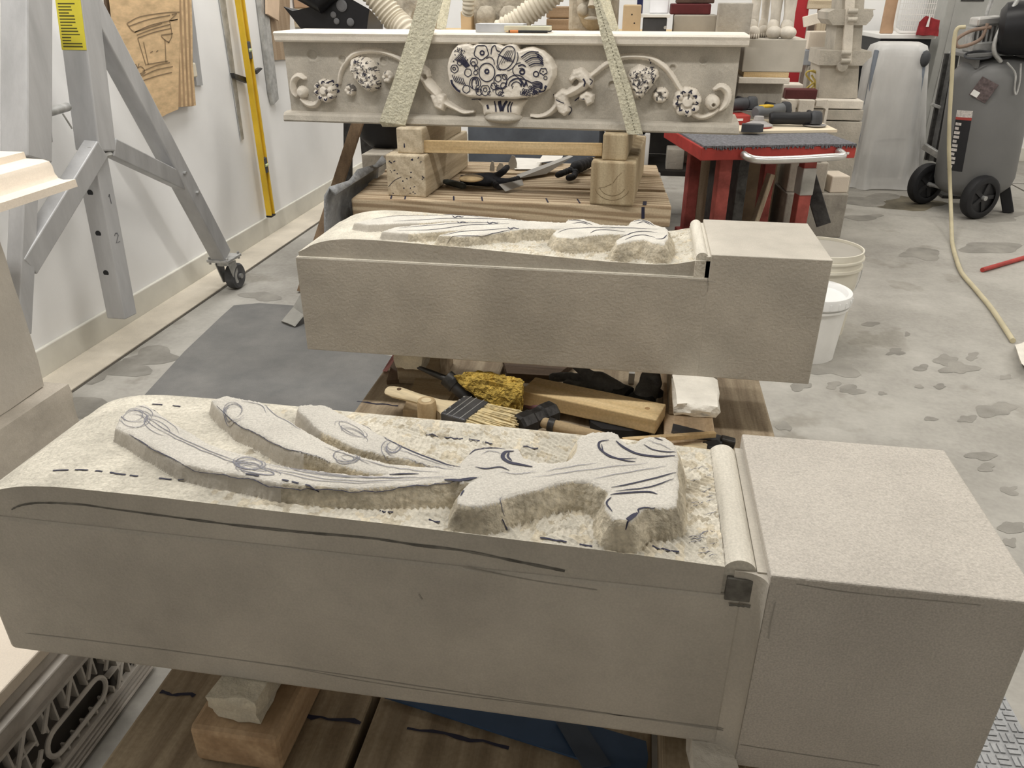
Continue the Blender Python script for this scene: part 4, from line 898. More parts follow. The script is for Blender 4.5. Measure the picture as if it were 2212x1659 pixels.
# ================================================================== things on the raised platform
ZQ = ZP+.002
BLKG = mk('black_glove', (.02, .02, .023), .8, var=.3, scale=40, bump=.3); TAN = mk('tan_leather', (.46, .34, .19), .7, var=.2, scale=20)
g = glove('work_glove', PZ(1060, 388, ZQ+.025), PZ(1010, 388, ZQ+.025), [[PZ(1085, 372, ZQ+.05), PZ(1095, 362, ZQ+.06)], [PZ(1095, 392, ZQ+.02), PZ(1118, 386, ZQ+.02)], [PZ(1075, 402, ZQ+.015), PZ(1100, 402, ZQ+.015)]], BLKG, BLKG, 'black glove with tan patch lying on the plank platform')
q = PZ(1018, 385, ZQ+.05); MB().ell((q.x, q.y, q.z), (.05, .05, .012), 14).build('leather_patch', TAN, g, smooth=True, world=True)
g = glove('work_glove', PZ(1245, 362, ZQ+.03), PZ(1275, 350, ZQ+.03), [[PZ(1220, 372, ZQ+.03), PZ(1205, 378, ZQ+.025)], [PZ(1240, 380, ZQ+.02), PZ(1228, 384, ZQ+.02)]], BLKG, TAN, 'black and tan glove heaped by the right beam')
a, b = PZ(960, 392, ZQ+.012), PZ(1004, 402, ZQ+.012); o = MB().tube([a, a.lerp(b, .15), a.lerp(b, .85), b], .012, rad=[.009, .0125, .0135, .010], n=14).build('file_handle', mk('black_green_grip', (.05, .055, .05), .6, var=.2)); tag(o, 'short round black-green tool grip beside the left beam', 'tool handle')
def leafsheet(name, pix, z0, zs, mat, label, cat='paper', th=.0012):
    """bent sheet: pixel corners each on its own height"""
    p = [PZ(a, b, z) for (a, b), z in zip(pix, zs)]; n = len(p); up = Vector((0, 0, th)); m = MB(); m.add([*p, *[q+up for q in p]], [tuple(range(n))[::-1], tuple(range(n, 2*n))]+[(i, (i+1) % n, n+(i+1) % n, n+i) for i in range(n)])
    return tag(m.build(name, mat), label, cat)
PAPER = mk('white_paper', (.78, .75, .69), .8, var=.06, scale=12); GREYP = mk('grey_card', (.40, .385, .36), .8, var=.1)
leafsheet('paper_sheet', [(1106, 341), (1172, 343), (1168, 366), (1112, 366)], 0, [ZQ+.004]*4, PAPER, 'white paper sheet on back planks of the platform')
leafsheet('paper_sheet', [(1172, 336), (1216, 337), (1212, 346), (1160, 352)], 0, [ZQ+.02]*4, PAPER, 'small folded white paper propped near the right beam')
leafsheet('metal_strip', [(1118, 386), (1180, 376), (1238, 338), (1230, 336), (1160, 368), (1116, 378)], 0, [ZQ+.006, ZQ+.006, ZQ+.06, ZQ+.06, ZQ+.006, ZQ+.006], GREYP, 'bent grey strip reaching up toward the right beam', 'strip')
leafsheet('card_strip', [(1078, 399), (1128, 388), (1131, 400), (1092, 414)], 0, [ZQ+.03, ZQ+.03, ZQ+.012, ZQ+.004], GREYP, 'folded grey card lying in front of the black glove', 'card')
for k, (cx, cy, w, h) in enumerate([(1063, 361, 6, 14), (1081, 362, 10, 12), (1107, 357, 11, 20)]):
    b = PZ(cx, cy+8, ZQ); m = MB(); u = w/1650*3.0; v = h/1650*3.0*1.1
    m.prism([(-u, 0), (-u*.9, v*.7), (-u*.2, v*1.5), (u*.5, v*1.4), (u, v*.6), (u*.9, 0)], -.004, .004, Matrix.Translation(b) @ Matrix.Rotation(pi/2-.15, 4, 'X'))
    tag(m.build('slate_chip', GREYST), ['narrow pointed stone chip upright behind the black glove', 'middle stone chip upright behind the black glove', 'tall rounded stone chip upright behind the black glove'][k], 'stone chip')
# on top of the mantel
ZM = MO.z+.324
def on_mantel(x, y, dx, dy, z0, h, rz, mat, name, label, cat, b=.001):
    t = thing(name, label, cat, Mm @ Vector((x, y, .324+z0+.0008)), MR+rz); MB().box(-dx/2, dx/2, -dy/2, dy/2, 0, h, b=b).build('slab', mat, t); return t
x0 = ML(1082, 60, .08)[0]
t = on_mantel(x0, .09, .175, .09, 0, .028, .03, mk('grey_zinc', (.50, .51, .53), .5, metal=.3, var=.1), 'metal_tray', 'thin pale metal tray lying on the mantel top', 'tray')
x1 = ML(1142, 60, .06)[0]; t2 = on_mantel(x1, .045, .165, .05, .008, .014, .0, mk('cream_card', (.66, .62, .46), .7, var=.08), 'small_book', 'small cream-edged book balanced on a pencil atop the mantel', 'book')
x2 = ML(1130, 66, .02)[0]; pc = thing('carpenter_pencil', 'orange and black pencil on the mantel edge below the book', 'pencil', Mm @ Vector((x2, .008, .330)), MR)
MB().cyl((-.05, 0, 0), (.09, 0, 0), .0045, n=6).build('barrel', BLACK, pc); MB().cyl((-.045, 0, 0), (-.015, 0, 0), .0052, n=6).build('orange_band', mk('orange_paint', (.62, .22, .06), .5), pc); MB().cyl((-.065, 0, 0), (-.05, 0, 0), .001, .0045, n=6).build('tip', W_('x'), pc)
x3 = ML(1170, 55, .12)[0]; on_mantel(x3, .125, .07, .03, 0, .022, 0, DGREY, 'sharpening_stone', 'small dark grey stone behind the book on the mantel', 'whetstone')
# ================================================================== left side: gantry, wall tools, cornice, crate
GX = -1.79
def G(x, y): return PX(x, y, GX)
UPY = (0, 1, 0)
gan = thing('gantry_crane', 'grey aluminium gantry A-frame on a caster against the left wall', 'gantry crane', (GX, 2.6, 0))
p0, p1 = G(264, 683), G(196, 330)
MB().beam(p0, p1, .07, .07, UPY, b=.004, ext=0).build('inner_post', STEEL, gan, world=True)
p2, p3 = G(208, 326), G(160, -60)
sl = MB().beam(p2, p3, .088, .088, UPY, b=.005).build('post_sleeve', STEEL, gan, world=True)
MB().beam(G(135, 300)+Vector((-.05, -.06, 0)), G(100, -60)+Vector((-.05, -.06, 0)), .07, .075, UPY, b=.005).build('rear_mast', STEEL, gan, world=True)
MB().beam(G(478, 552), G(158, -50), .066, .072, UPY, b=.005).build('far_leg', STEEL, gan, world=True)
MB().beam(G(38, 720), G(58, 300), .05, .055, UPY, b=.004).build('near_leg', STEEL, gan, world=True)
MB().beam(G(58, 345), G(58, -60), .088, .10, UPY, b=.006).build('near_leg_sleeve', STEEL, gan, world=True)
MB().beam(G(222, 316)+Vector((.02, 0, 0)), G(402, 398), .05, .062, UPY, b=.004).build('far_brace', STEEL, gan, world=True)
MB().beam(G(196, 320)+Vector((.02, 0, 0)), G(50, 575), .05, .07, UPY, b=.004).build('near_brace', STEEL, gan, world=True)
# bolt holes with painted rims on the near face of the inner post, numbers on its right face
fy = lambda pz: p0.lerp(p1, (pz-p0.z)/(p1.z-p0.z))
for hx, hy in [(205, 414), (226, 500), (247, 582)]:
    q = G(hx, hy); c = fy(q.z); MB().cyl((c.x-.004, c.y-.0356, q.z), (c.x-.004, c.y-.033, q.z), .0105, n=14).build('bolt_hole', BLACK, gan, world=True)
def glyph(ch, o, ex, ey, s, w, mb):
    G_ = {'1': [[(.3, .75), (.5, 1), (.5, 0)]], '2': [[(.1, .8), (.3, 1), (.6, .95), (.7, .7), (.1, 0), (.75, 0)]], 'h': [[(.1, 1.2), (.1, 0)], [(.1, .5), (.4, .7), (.6, .5), (.6, 0)]]}[ch]
    for l in G_: strip(mb, [Vector(o)+Vector(ex)*(x*s)+Vector(ey)*(y*s) for x, y in l], w, Vector(ex).cross(Vector(ey)))
for ch, (gx, gy) in [('1', (243, 420)), ('2', (262, 500))]:
    q = G(gx, gy); c = fy(q.z); m = MB(); glyph(ch, (c.x+.0358, c.y-.01, q.z-.015), (0, 1, 0), (0, 0, 1), .032, .004, m); m.build('painted_number', mk('grey_marker', (.15, .15, .16), .6), gan, world=True)
for hx, hy in [(197, 318), (243, 304), (228, 330)]:
    q = G(hx, hy); MB().cyl(q+Vector((.03, -.05, 0)), q+Vector((.03, -.02, 0)), .011, n=6).build('bolt', GALV, gan, world=True)
for hx, hy in [(383, 372), (411, 414)]:
    q = G(hx, hy); MB().cyl(q+Vector((.03, -.01, 0)), q+Vector((.045, -.01, 0)), .007, n=6).build('bolt', GALV, gan, world=True)
# lock pin with its lanyard wire
a, b = G(88, 244)+Vector((.03, -.05, 0)), G(155, 229)+Vector((.0, -.02, 0)); MB().cyl(a, b, .013, n=14).build('lock_pin', GALV, gan, smooth=True, world=True)
q = G(140, 240)+Vector((.03, -.05, 0)); MB().tube([q, G(150, 256)+Vector((.03, -.05, 0)), G(160, 272)+Vector((.03, -.05, 0))], .0028, n=6).build('pin_wire', GALV, gan, world=True)
# yellow warning sticker on the sleeve (plate with printed lines)
zt, zb = G(150, -8).z, G(170, 107).z
ax = (p3-p2).normalized(); t0 = p2+ax*((zb-p2.z)/ax.z); t1 = p2+ax*((zt-p2.z)/ax.z); off = Vector((0, -.0455, 0))
st_ = MB().beam(t0+off, t1+off, .086, .0016, UPY).build('warning_label', mk('label_yellow', (.72, .62, .06), .6, var=.05), gan, world=True)
m = MB(); r = random.Random(2)
for k in range(15):
    f_ = .06+.86*k/15; c = t0.lerp(t1, f_)+Vector((0, -.0466, 0)); l = r.uniform(.4, 1)
    strip(m, [c+Vector((-.036, 0, 0)), c+Vector((-.036+.070*l, 0, 0))], .0042 if k % 5 else .006, (0, -1, 0))
c = t0.lerp(t1, .965)+Vector((-.004, -.0466, 0)); strip(m, [c+Vector((-.014, 0, 0)), c+Vector((.02, 0, 0))], .013, (0, -1, 0))
m.build('printed_lines', mk('label_ink', (.12, .11, .03), .7), gan, world=True)['kind'] = 'stuff'
# caster
cp_ = G(484, 556); cz = cp_.z; wc = Vector((GX+.01, G(503, 592).y, .0585))
MB().box(cp_.x-.052, cp_.x+.052, cp_.y-.06, cp_.y+.06, cz-.008, cz+.004, b=.002).build('caster_plate', GALV, gan, world=True)
for sx in (-1, 1):
    for sy in (-1, 1): MB().cyl((cp_.x+.042*sx, cp_.y+.05*sy, cz-.018), (cp_.x+.042*sx, cp_.y+.05*sy, cz+.014), .006, n=6).build('plate_bolt', GALV, gan, world=True)
MB().cyl((cp_.x, cp_.y, cz-.03), (cp_.x, cp_.y, cz-.008), .036, n=20).build('swivel', GALV, gan, smooth=True, world=True)
for sx in (-1, 1):
    MB().prism([(-.03, .0), (.035, .0), (.042, -.085), (.028, -.105), (.010, -.1)], -.002, .002, Matrix.Translation((cp_.x+.031*sx, cp_.y, cz-.022)) @ Matrix.Rotation(pi/2, 4, 'Z') @ Matrix.Rotation(pi/2, 4, 'X')).build('caster_fork', GALV, gan, world=True)
MB().lathe([(.014, -.024), (.035, -.022), (.05, -.024), (.0575, -.018), (.0585, 0), (.0575, .018), (.05, .024), (.035, .022), (.014, .024)], Matrix.Translation(wc) @ Matrix.Rotation(pi/2, 4, 'Y'), n=32).build('caster_wheel', mk('grey_rubber', (.10, .10, .105), .6, var=.2), gan, smooth=True, world=True)
MB().cyl(wc+Vector((-.034, 0, 0)), wc+Vector((.034, 0, 0)), .012, n=12).build('axle', GALV, gan, world=True)

# ---- drawings hung on the wall
WP = WX+.03
KRAFT = mk('kraft_paper', (.66, .47, .27), .85, var=.14, scale=7, stretch=(1, 2, 6))
dr = thing('drawing_sheets', 'sheaf of brown paper drawings hung on the left wall, cornice sketch on top', 'drawing', (WP, 3.1, .75))
def wsheet(pix, x, th, mat, nm, par, bend=0):
    p = [PX(a, b, x) for a, b in pix]; n = len(p); t_ = Vector((th, 0, 0)); m = MB(); m.add([*p, *[q+t_ for q in p]], [tuple(range(n))[::-1], tuple(range(n, 2*n))]+[(i, (i+1) % n, n+(i+1) % n, n+i) for i in range(n)]); return m.build(nm, mat, par, world=par is not None)
wsheet([(232, -30), (240, 40), (345, 255), (360, 246), (384, 236), (386, 60), (386, -30)], WP+.02, .003, KRAFT, 'top_sheet', dr)
for k in range(8):
    a = 386+4.6*k; wsheet([(a-30, -30), (a-24, 60), (a-6, 232-k*.3), (a+4.4, 231-k*.5), (a+3-.8*k, 160-4*k), (a-3, 60), (a-6, -30)], WP+.016-.002*k, .0015, KRAFT if k % 2 else mk('kraft_dark_edge', (.42, .28, .16), .85, var=.12), 'under_sheet', dr)
m = MB()
def wl(pix, w=.004, x=WP+.0245, k=4): strip(m, [PX(p[0], p[1], x) for p in smooth_line(pix, k)], w, (1, 0, 0))
c1 = lambda x, y: (x/2.369, y/2.369)
for l in [[(650,120),(720,85),(850,65),(920,62)], [(650,120),(670,150),(690,165)], [(690,165),(770,130),(860,108),(910,100)], [(660,135),(760,100),(870,78)], [(700,180),(780,150),(870,125)], [(705,195),(790,165),(875,145)], [(705,195),(748,335)], [(735,215),(760,330)], [(825,185),(845,205),(868,218)], [(868,100),(880,180),(862,220)], [(825,180),(885,172)], [(730,365),(800,335),(870,320)], [(730,390),(800,358),(885,340)], [(710,420),(800,390),(880,370)], [(845,200),(850,320)], [(770,270),(782,262)], [(800,265),(810,258)], [(690,165),(830,120)], [(750,330),(860,312)], [(880,75),(905,70),(870,105),(910,98)], [(680,320),(690,340),(695,330),(705,345),(712,325)], [(685,390),(740,365),(720,340),(700,360),(720,385),(745,370)]]: wl([c1(*p) for p in l])
m.build('sketch_lines', mk('sketch_graphite', (.24, .17, .10), .8), dr, world=True)['kind'] = 'stuff'
o = wsheet([(222, -30), (228, 60), (262, 130), (268, 120), (240, 30), (236, -30)], WP, .01, WD('z'), 'backing_board', None); tag(o, 'dark board edge showing behind the paper drawings', 'board')
o = thing('frame_rail', 'narrow pale metal rail with cream clips hanging beside the drawings', 'rail', PX(430, 184, WP))
wsheet([(390, -30), (407, -30), (434, 184), (421, 185)], WP-.029, .010, STEEL, 'rail', o)
for a, b in [(398, 42), (419, 152)]: q = PX(a, b, WP); MB().box(q.x-.018, q.x-.002, q.y-.03, q.y+.03, q.z-.03, q.z+.03, b=.006).build('clip', mk('cream_plastic', (.68, .62, .5), .6), o, world=True)
# ---- spirit level
lv = thing('spirit_level', 'tall yellow spirit level standing upright against the left wall', 'spirit level', (WX+.03, 3.885, .12))
y0, y1 = 3.86, 3.912; zt = 1.62
MB().box(WX+.041, WX+.049, y0+.006, y1-.006, .125, zt).build('web', YEL, lv, world=True)
for y in (y0, y1-.012): MB().box(WX+.032, WX+.061, y, y+.012, .12, zt, b=.002).build('flange', YEL, lv, world=True)
MB().box(WX+.031, WX+.062, y0-.001, y1+.001, .117, .128, b=.002).build('end_cap', BLACK, lv, world=True)
for pxy in [(530, 108), (569, 354)]:
    z = PX(*pxy, WX+.03).z; MB().box(WX+.037, WX+.063, y0+.008, y1-.008, z-.04, z+.04, b=.004).build('vial_frame', DGREY, lv, world=True); MB().cyl((WX+.059, y0+.012, z), (WX+.059, y1-.012, z), .009, n=12).build('vial', mk('vial_green', (.55, .62, .30), .2), lv, world=True)
# ---- T-square, steel bar, boards
tq = thing('t_square', 'thin steel T-square hanging behind the yellow level', 't-square', PX(523, 302, WX+.02))
wsheet([(468, -30), (482, -30), (526, 300), (520, 304)], WX+.004, .003, GALV, 'blade', tq); wsheet([(497, 158), (500, 168), (530, 180), (527, 168)], WX+.008, .02, DSTEEL, 'stock', tq); wsheet([(545, 152), (548, 160), (560, 148), (556, 146)], WX+.008, .02, DSTEEL, 'stock_end', tq)
o = wsheet([(549, -30), (567, -30), (577, 60), (595, 214), (584, 226), (578, 200)], WX+.004, .02, GALV, 'steel_bar', None); tag(o, 'galvanised steel bar hanging right of the level', 'bar')
o = wsheet([(596, -30), (622, -30), (622, 128), (588, 130), (580, 40)], WX+.003, .012, wood('brown_board', (.42, .32, .22), (.32, .23, .15), 'z'), 'hanging_board', None); tag(o, 'brown board hanging on the wall beside the mantel end', 'board')
o = wsheet([(572, -30), (600, -30), (598, 45), (573, 30)], WX+.03, .012, mk('pale_ply', (.66, .50, .36), .7, var=.08), 'pointed_template', None); tag(o, 'pale plywood template with a cut corner at the top edge', 'template')
# ---- cream cornice and its stone pier
FAR = 1.815
def cornice_pt(px, py): q = PY(px, py, FAR); return (q.x, q.z)
prof = [cornice_pt(*p) for p in [(168, 403), (163, 387), (137, 388), (127, 385), (118, 374), (113, 358), (106, 348), (92, 344), (57, 342), (52, 328)]]
prof += [(prof[-1][0]-.30, prof[-1][1]), (prof[-1][0]-.30, prof[0][1])]
cr = thing('cornice_moulding', 'cream stone cornice moulding jutting in from the left edge', 'moulding', (-1.6, 1.2, prof[0][1]))
MB().prism([(-x, z) for x, z in prof], 0, 1.15, Matrix(((-1, 0, 0, 0), (0, 0, -1, FAR), (0, 1, 0, 0), (0, 0, 0, 1)))).build('moulding', CREAM, cr, smooth=True, world=True, angle=32)
PIER = mk('pier_stone', (.58, .54, .48), .9, var=.08, scale=4, fine=.05, bump=.2, bscale=60)
zc_ = prof[0][1]
hull('stone_pier', [(x, y, z) for x in (-1.97, -1.598) for y in (.7, 1.674) for z in (.222, zc_-.001)], PIER, cuts=6, noise=.0035, seed=3)
pr = bpy.data.objects['stone_pier']; tag(pr, 'tall grey stone block standing under the cream cornice', 'stone block')
hull('stone_slab', [(x, y, z) for x in (-1.985, -1.545) for y in (.72, 1.70) for z in (0, .2205)], mk('slab_stone', (.55, .50, .43), .9, var=.12, scale=6, fine=.08, bump=.3, bscale=40), cuts=6, noise=.003, seed=8)
tag(bpy.data.objects['stone_slab'], 'low chipped stone slab on the floor beneath the tall grey block', 'stone slab')
# ---- milk crate and slab at lower left
CRT = mk('grey_crate_plastic', (.55, .51, .46), .65, var=.14, scale=14, bump=.15); cxf = -.882
ct = thing('milk_crate', 'grey plastic milk crate with lattice side and handle slot at lower left', 'crate', (cxf-.16, .82, 0))
ya, yb = .44, .98; ZT = .252
MB().box(cxf-.012, cxf, ya, yb, ZT-.018, ZT, b=.003).build('rim', CRT, ct, world=True)
MB().box(cxf-.008, cxf+.012, ya, yb, ZT-.03, ZT-.022, b=.003).build('rim_ledge', CRT, ct, world=True)
MB().box(cxf-.014, cxf-.004, ya, yb, ZT-.072, ZT-.018).build('solid_band', CRT, ct, world=True)
for k, z in enumerate((.012, .022, .032, .042)): MB().box(cxf-.010, cxf+.004-.001*k, ya, yb, z-.0025, z+.0025).build('foot_rib', CRT, ct, world=True)
zl, zh = .05, ZT-.072
MB().box(cxf-.010, cxf+.004, ya, yb, zh-.004, zh+.003).build('upper_bar', CRT, ct, world=True); MB().box(cxf-.010, cxf+.004, ya, yb, zl-.003, zl+.004).build('lower_bar', CRT, ct, world=True)
hy0, hy1, hz0, hz1 = .71, .85, .075, .118
def in_slot(y, z): return hy0-.012 < y < hy1+.012 and hz0-.01 < z < hz1+.01
for i in range(22):
    y = ya+.012+i*.0245
    for z0, z1 in ((zl, hz0-.008), (hz1+.008, zh)) if hy0-.02 < y < hy1+.02 else ((zl, zh),): MB().box(cxf-.016, cxf-.001, y-.0018, y+.0018, z0, z1).build('lattice_rib', CRT, ct, world=True)
for i in range(12):
    y = ya-.06+i*.055; run = []
    for t_ in np.linspace(0, 1, 13):
        q = (y+.085*t_, zl+(zh-zl)*t_)
        if ya < q[0] < yb and not (hy0-.012 < q[0] < hy1+.012 and hz0-.012 < q[1] < hz1+.012): run.append(q)
        else:
            if len(run) > 2: MB().beam((cxf, *run[0]), (cxf, *run[-1]), .004, .007).build('diagonal_rib', CRT, ct, world=True)
            run = []
    if len(run) > 2: MB().beam((cxf, *run[0]), (cxf, *run[-1]), .004, .007).build('diagonal_rib', CRT, ct, world=True)
for i in range(2):
    z = zl+(zh-zl)*(i+1)/3
    for y0_, y1_ in ((ya, hy0-.014), (hy1+.014, yb)): MB().box(cxf-.012, cxf, y0_, y1_, z-.002, z+.002).build('long_rib', CRT, ct, world=True)
rr = (hz1-hz0)/2; zc2 = (hz0+hz1)/2
loop = [(cxf, hy1-rr+(rr+.004)*sin(a), zc2+(rr+.004)*cos(a)) for a in np.linspace(0, pi, 10)]+[(cxf, hy0+rr-(rr+.004)*sin(a), zc2-(rr+.004)*cos(a)) for a in np.linspace(0, pi, 10)]
MB().tube(loop, .0045, n=8, closed=True).build('handle_rim', CRT, ct, smooth=True, world=True)
MB().box(cxf-.035, cxf-.03, ya, yb, .01, ZT-.02).build('inner_shade', mk('crate_shadow_plastic', (.10, .09, .08), .8), ct, world=True)  # dark sheet behind the lattice, painting in the shade inside the crate
MB().box(cxf-.33, cxf-.03, ya, yb, .005, .012).build('crate_floor', CRT, ct, world=True)
MB().box(cxf-.34, cxf-.33, ya, yb, .005, ZT).build('far_side', CRT, ct, world=True)
for y in (ya, yb-.01): MB().box(cxf-.33, cxf-.012, y, y+.01, .005, ZT-.02).build('end_side', CRT, ct, world=True)
m = MB(); 
o = MB().box(-1.42, -.880, .30, 1.04, ZT+.001, ZT+.024, b=.003).build('cream_slab', CREAM); tag(o, 'smooth cream stone slab lying on the grey crate at lower left', 'stone slab')
# ---- rubber mat on the floor, folded felt and leaning board beyond it
MAT = mk('grey_rubber_mat', (.145, .145, .142), .85, var=.3, scale=5, col2=(.215, .21, .2), fine=.1, bump=.2, bscale=40)
p = [PZ(a, b, .006) for a, b in [(310, 856), (398, 760), (480, 682), (505, 660), (560, 655), (660, 662), (800, 760), (885, 778), (770, 895)]]
m = MB(); m.prism([(q.x, q.y) for q in p], .0008, .007); tag(m.build('rubber_mat', MAT), 'large dusty grey rubber mat lying flat on the floor left of the legs', 'mat')
o = MB().tube([PZ(622, 700, .012), PZ(645, 672, .05), PZ(662, 640, .11), PZ(680, 600, .2)], .035, n=14, flat=(1.3, .22)).build('felt_roll', mk('pale_felt', (.34, .33, .30), .95, var=.12)); tag(o, 'curled grey felt edge lying on the mat by second leg', 'felt')
# ================================================================== right side: buckets, red lift table, compressor, wrapped cart
def bucket(name, cx, cy, h, r, label, lid=None, inside=None, mat=WHITE):
    t = thing(name, label, 'bucket', (cx, cy, 0)); rb = r*.86
    MB().lathe([(.0001, 0), (rb, 0), (rb, .01), (r*.965, h*.80), (r*1.02, h*.80), (r*1.02, h*.83), (r*.975, h*.835), (r*.98, h*.90), (r*1.03, h*.905), (r*1.03, h*.925), (r*.985, h*.93), (r*.99, h), (r*.95, h), (r*.95, h*.9), (rb*.96, .02), (.0001, .02)], n=48).build('pail', mat, t, smooth=True, angle=35)
    if lid:
        MB().lathe([(.0001, h-.012), (r*.86, h-.012), (r*.88, h-.004), (r*.93, h+.004), (r*1.04, h+.005), (r*1.055, h-.002), (r*1.05, h-.032), (r*1.0, h-.034)], n=48).build('lid', lid, t, smooth=True, angle=35)
        m = MB()
        for k in range(24): a = k*2*pi/24; m.cbox((r*1.052*cos(a), r*1.052*sin(a), h-.018), (.006, .006, .02), rotz(0))
        m.build('lid_tabs', lid, t)['kind'] = 'stuff'
    if inside:
        MB().lathe([(.0001, h*.97), (r*.952, h*.97)], n=40).build('contents', inside, t)
    m = MB(); m.tube([(r*1.02*cos(a), r*1.02*sin(a), h*.84-abs(sin(a))*h*.38) for a in np.linspace(-pi/2+.0, pi/2, 15)], .002, n=6); m.build('bail', GALV, t)
    return t
b1 = bucket('plastic_bucket', .665, 2.76, .245, .122, 'white lidded plastic bucket behind the square end of second leg', lid=mk('white_lid', (.88, .88, .87), .4, var=.02))
b1.rotation_euler = (0, 0, radians(150)); 
m = MB(); 
for k in range(9): a = radians(-98+k*3); m.add([(.1195*cos(a+d), .1195*sin(a+d), z) for d, z in ((0, .10), (.052, .10), (.052, .17), (0, .17))], [(0, 1, 2, 3)])
m.build('paper_label', mk('bluish_label', (.42, .47, .55), .6, var=.2, scale=50), b1, world=False)
bucket('plastic_bucket', .735, 3.02, .335, .143, 'open plastic bucket full of grey powder behind the lidded one', inside=mk('grey_powder', (.40, .375, .33), .95, var=.03), mat=mk('cream_pail', (.70, .66, .56), .5, var=.04))
# red rod, cable foam
a, b = PZ(2122, 583, .012), PZ(2225, 553, .012); o = MB().cyl(a, b, .011, n=14).build('red_rod', RED); tag(o, 'red metal rod lying on the floor at the right edge', 'rod')
o = hull('foam_block', [tuple(PZ(x, y, z)) for (x, y) in [(2193, 745), (2240, 730), (2260, 770), (2225, 800), (2205, 785)] for z in (.001, .05)], FOAM2, cuts=3, noise=.004); tag(o, 'cream foam block on the floor at the end of the hose', 'foam block')
pts = [tuple(PY(x, y, 4.86)) for x, y in [(2085, 58), (2068, 62), (2061, 90), (2056, 170), (2051, 260), (2050, 330), (2053, 420)]]+[tuple(PZ(2056, 505, .03)), tuple(PZ(2058, 530, .011))]+[tuple(PZ(x, y, .011)) for x, y in [(2066, 560), (2078, 590), (2105, 622), (2140, 664), (2168, 705), (2188, 736)]]
o = MB().tube(smooth_line(pts, 6), .0105, n=10).build('air_hose', mk('yellow_hose', (.56, .50, .34), .6, var=.08), smooth=True); tag(o, 'long yellowish air hose dropping from the compressor across the floor', 'hose')
# tread mat at lower right corner
TREAD = mk('tread_rubber', (.38, .385, .39), .7, var=.15, scale=20, fine=.1)
c0, c1 = PZ(2163, 1497, 0), PZ(2238, 1635, 0); e1 = (c1-c0).normalized(); e2 = Vector((e1.y, -e1.x, 0))
if e2.x > 0: e2 = -e2
Mtm = Matrix(((e1.x, e2.x, 0, c0.x), (e1.y, e2.y, 0, c0.y), (0, 0, 1, 0), (0, 0, 0, 1)))
tm = thing('tread_mat', 'grey rubber mat with raised tread at the lower right corner', 'mat', c0)
MB().box(0, .42, 0, .34, .0006, .007, Mtm, b=.002).build('base', TREAD, tm, world=True)
m = MB()
for i in range(17):
    for j in range(13):
        x, y = .014+.0245*i, .014+.0255*j
        d = (.019, .008) if (i+j) % 2 else (.008, .019)
        for s_ in (-1, 1):
            cx_, cy_ = (x, y+.0055*s_) if (i+j) % 2 else (x+.0055*s_, y)
            m.box(cx_-d[0]/2, cx_+d[0]/2, cy_-d[1]/2, cy_+d[1]/2, .0068, .0100, Mtm)
m.build('tread_blocks', TREAD, tm, world=True)['kind'] = 'stuff'

# ---- red lift table
REDD = mk('dusty_red_paint', (.36, .085, .07), .7, var=.3, scale=9)
TZ = .605; q = [PZ(*p, TZ) for p in [(1530, 316), (1852, 311)]]; ta = atan2(q[1].y-q[0].y, q[1].x-q[0].x); TW = (q[1]-q[0]).length; TD = .62
tb = thing('lift_table', 'red steel lift table with grey carpet top and chrome push handle', 'table', (q[0].x, q[0].y, 0), ta)
MB().box(-.03, TW, 0, TD, TZ-.062, TZ-.006, b=.004).build('tabletop', RED, tb)
mb = MB(); mb.box(-.02, TW-.005, -.004, TD, TZ-.006, TZ+.002); r = random.Random(9)
for k in range(120):
    x = r.uniform(-.02, TW-.01); mb.box(x, x+.004, -.006-r.random()*.004, .01, TZ-.006-r.random()*.012, TZ+.001)
mb.build('carpet', mk('blue_grey_carpet', (.20, .20, .215), .95, var=.25, scale=90, bump=.8, bscale=200), tb)
for x in (.115, TW-.17):
    MB().box(x-.03, x+.03, .06, .12, .03, TZ-.062, b=.004).build('leg', REDD, tb); MB().box(x-.03, x+.03, TD-.12, TD-.06, .03, TZ-.062, b=.004).build('leg', REDD, tb)
MB().box(TW-.202, TW-.138, .054, .126, TZ-.24, TZ-.115, b=.004).build('leg_tape', mk('silver_tape', (.42, .41, .38), .5, var=.15), tb)
MB().box(.06, TW-.1, .05, .12, .03, .09, b=.004).build('front_rail', RED, tb); MB().box(.06, TW-.1, TD-.12, TD-.05, .03, .09, b=.004).build('back_rail', RED, tb)
MB().box(.19, .24, .1, .5, .09, TZ-.07, b=.004).build('inner_plate', DSTEEL, tb)
hp = [(.16, -.012, TZ-.035), (.165, -.05, TZ-.04), (.19, -.075, TZ-.046), (.25, -.085, TZ-.048), (TW*.55, -.087, TZ-.046), (TW-.16, -.085, TZ-.04), (TW-.10, -.075, TZ-.038), (TW-.085, -.045, TZ-.034), (TW-.085, -.006, TZ-.03)]
MB().tube(smooth_line(hp, 5), .0165, n=16).build('push_handle', CHROME, tb, smooth=True)
for x in (.06, .02): MB().box(x-.01, x+.01, .25, .27, .03, .05).build('caster', BLACK, tb)
MB().box(TW-.06, TW-.03, -.0015, .0, TZ-.045, TZ-.035).build('white_sticker', WHITE, tb)
Tm = Matrix.Translation(tb.location) @ rotz(ta)
def on_table(px, py): v = PZ(px, py, TZ+.003); return v
bd = thing('plywood_sheet', 'pale plywood sheet lying on the carpeted red table', 'board', (q[0].x, q[0].y, TZ+.003), ta)
pl4 = [Tm.inverted() @ PZ(a, b, TZ+.003) for a, b in [(1555, 290), (1808, 286), (1758, 262), (1560, 262)]]
MB().prism([(v.x, v.y) for v in pl4], 0, .012).build('sheet', mk('pale_plywood', (.80, .70, .53), .7, var=.06), bd)
TZ2 = TZ+.016
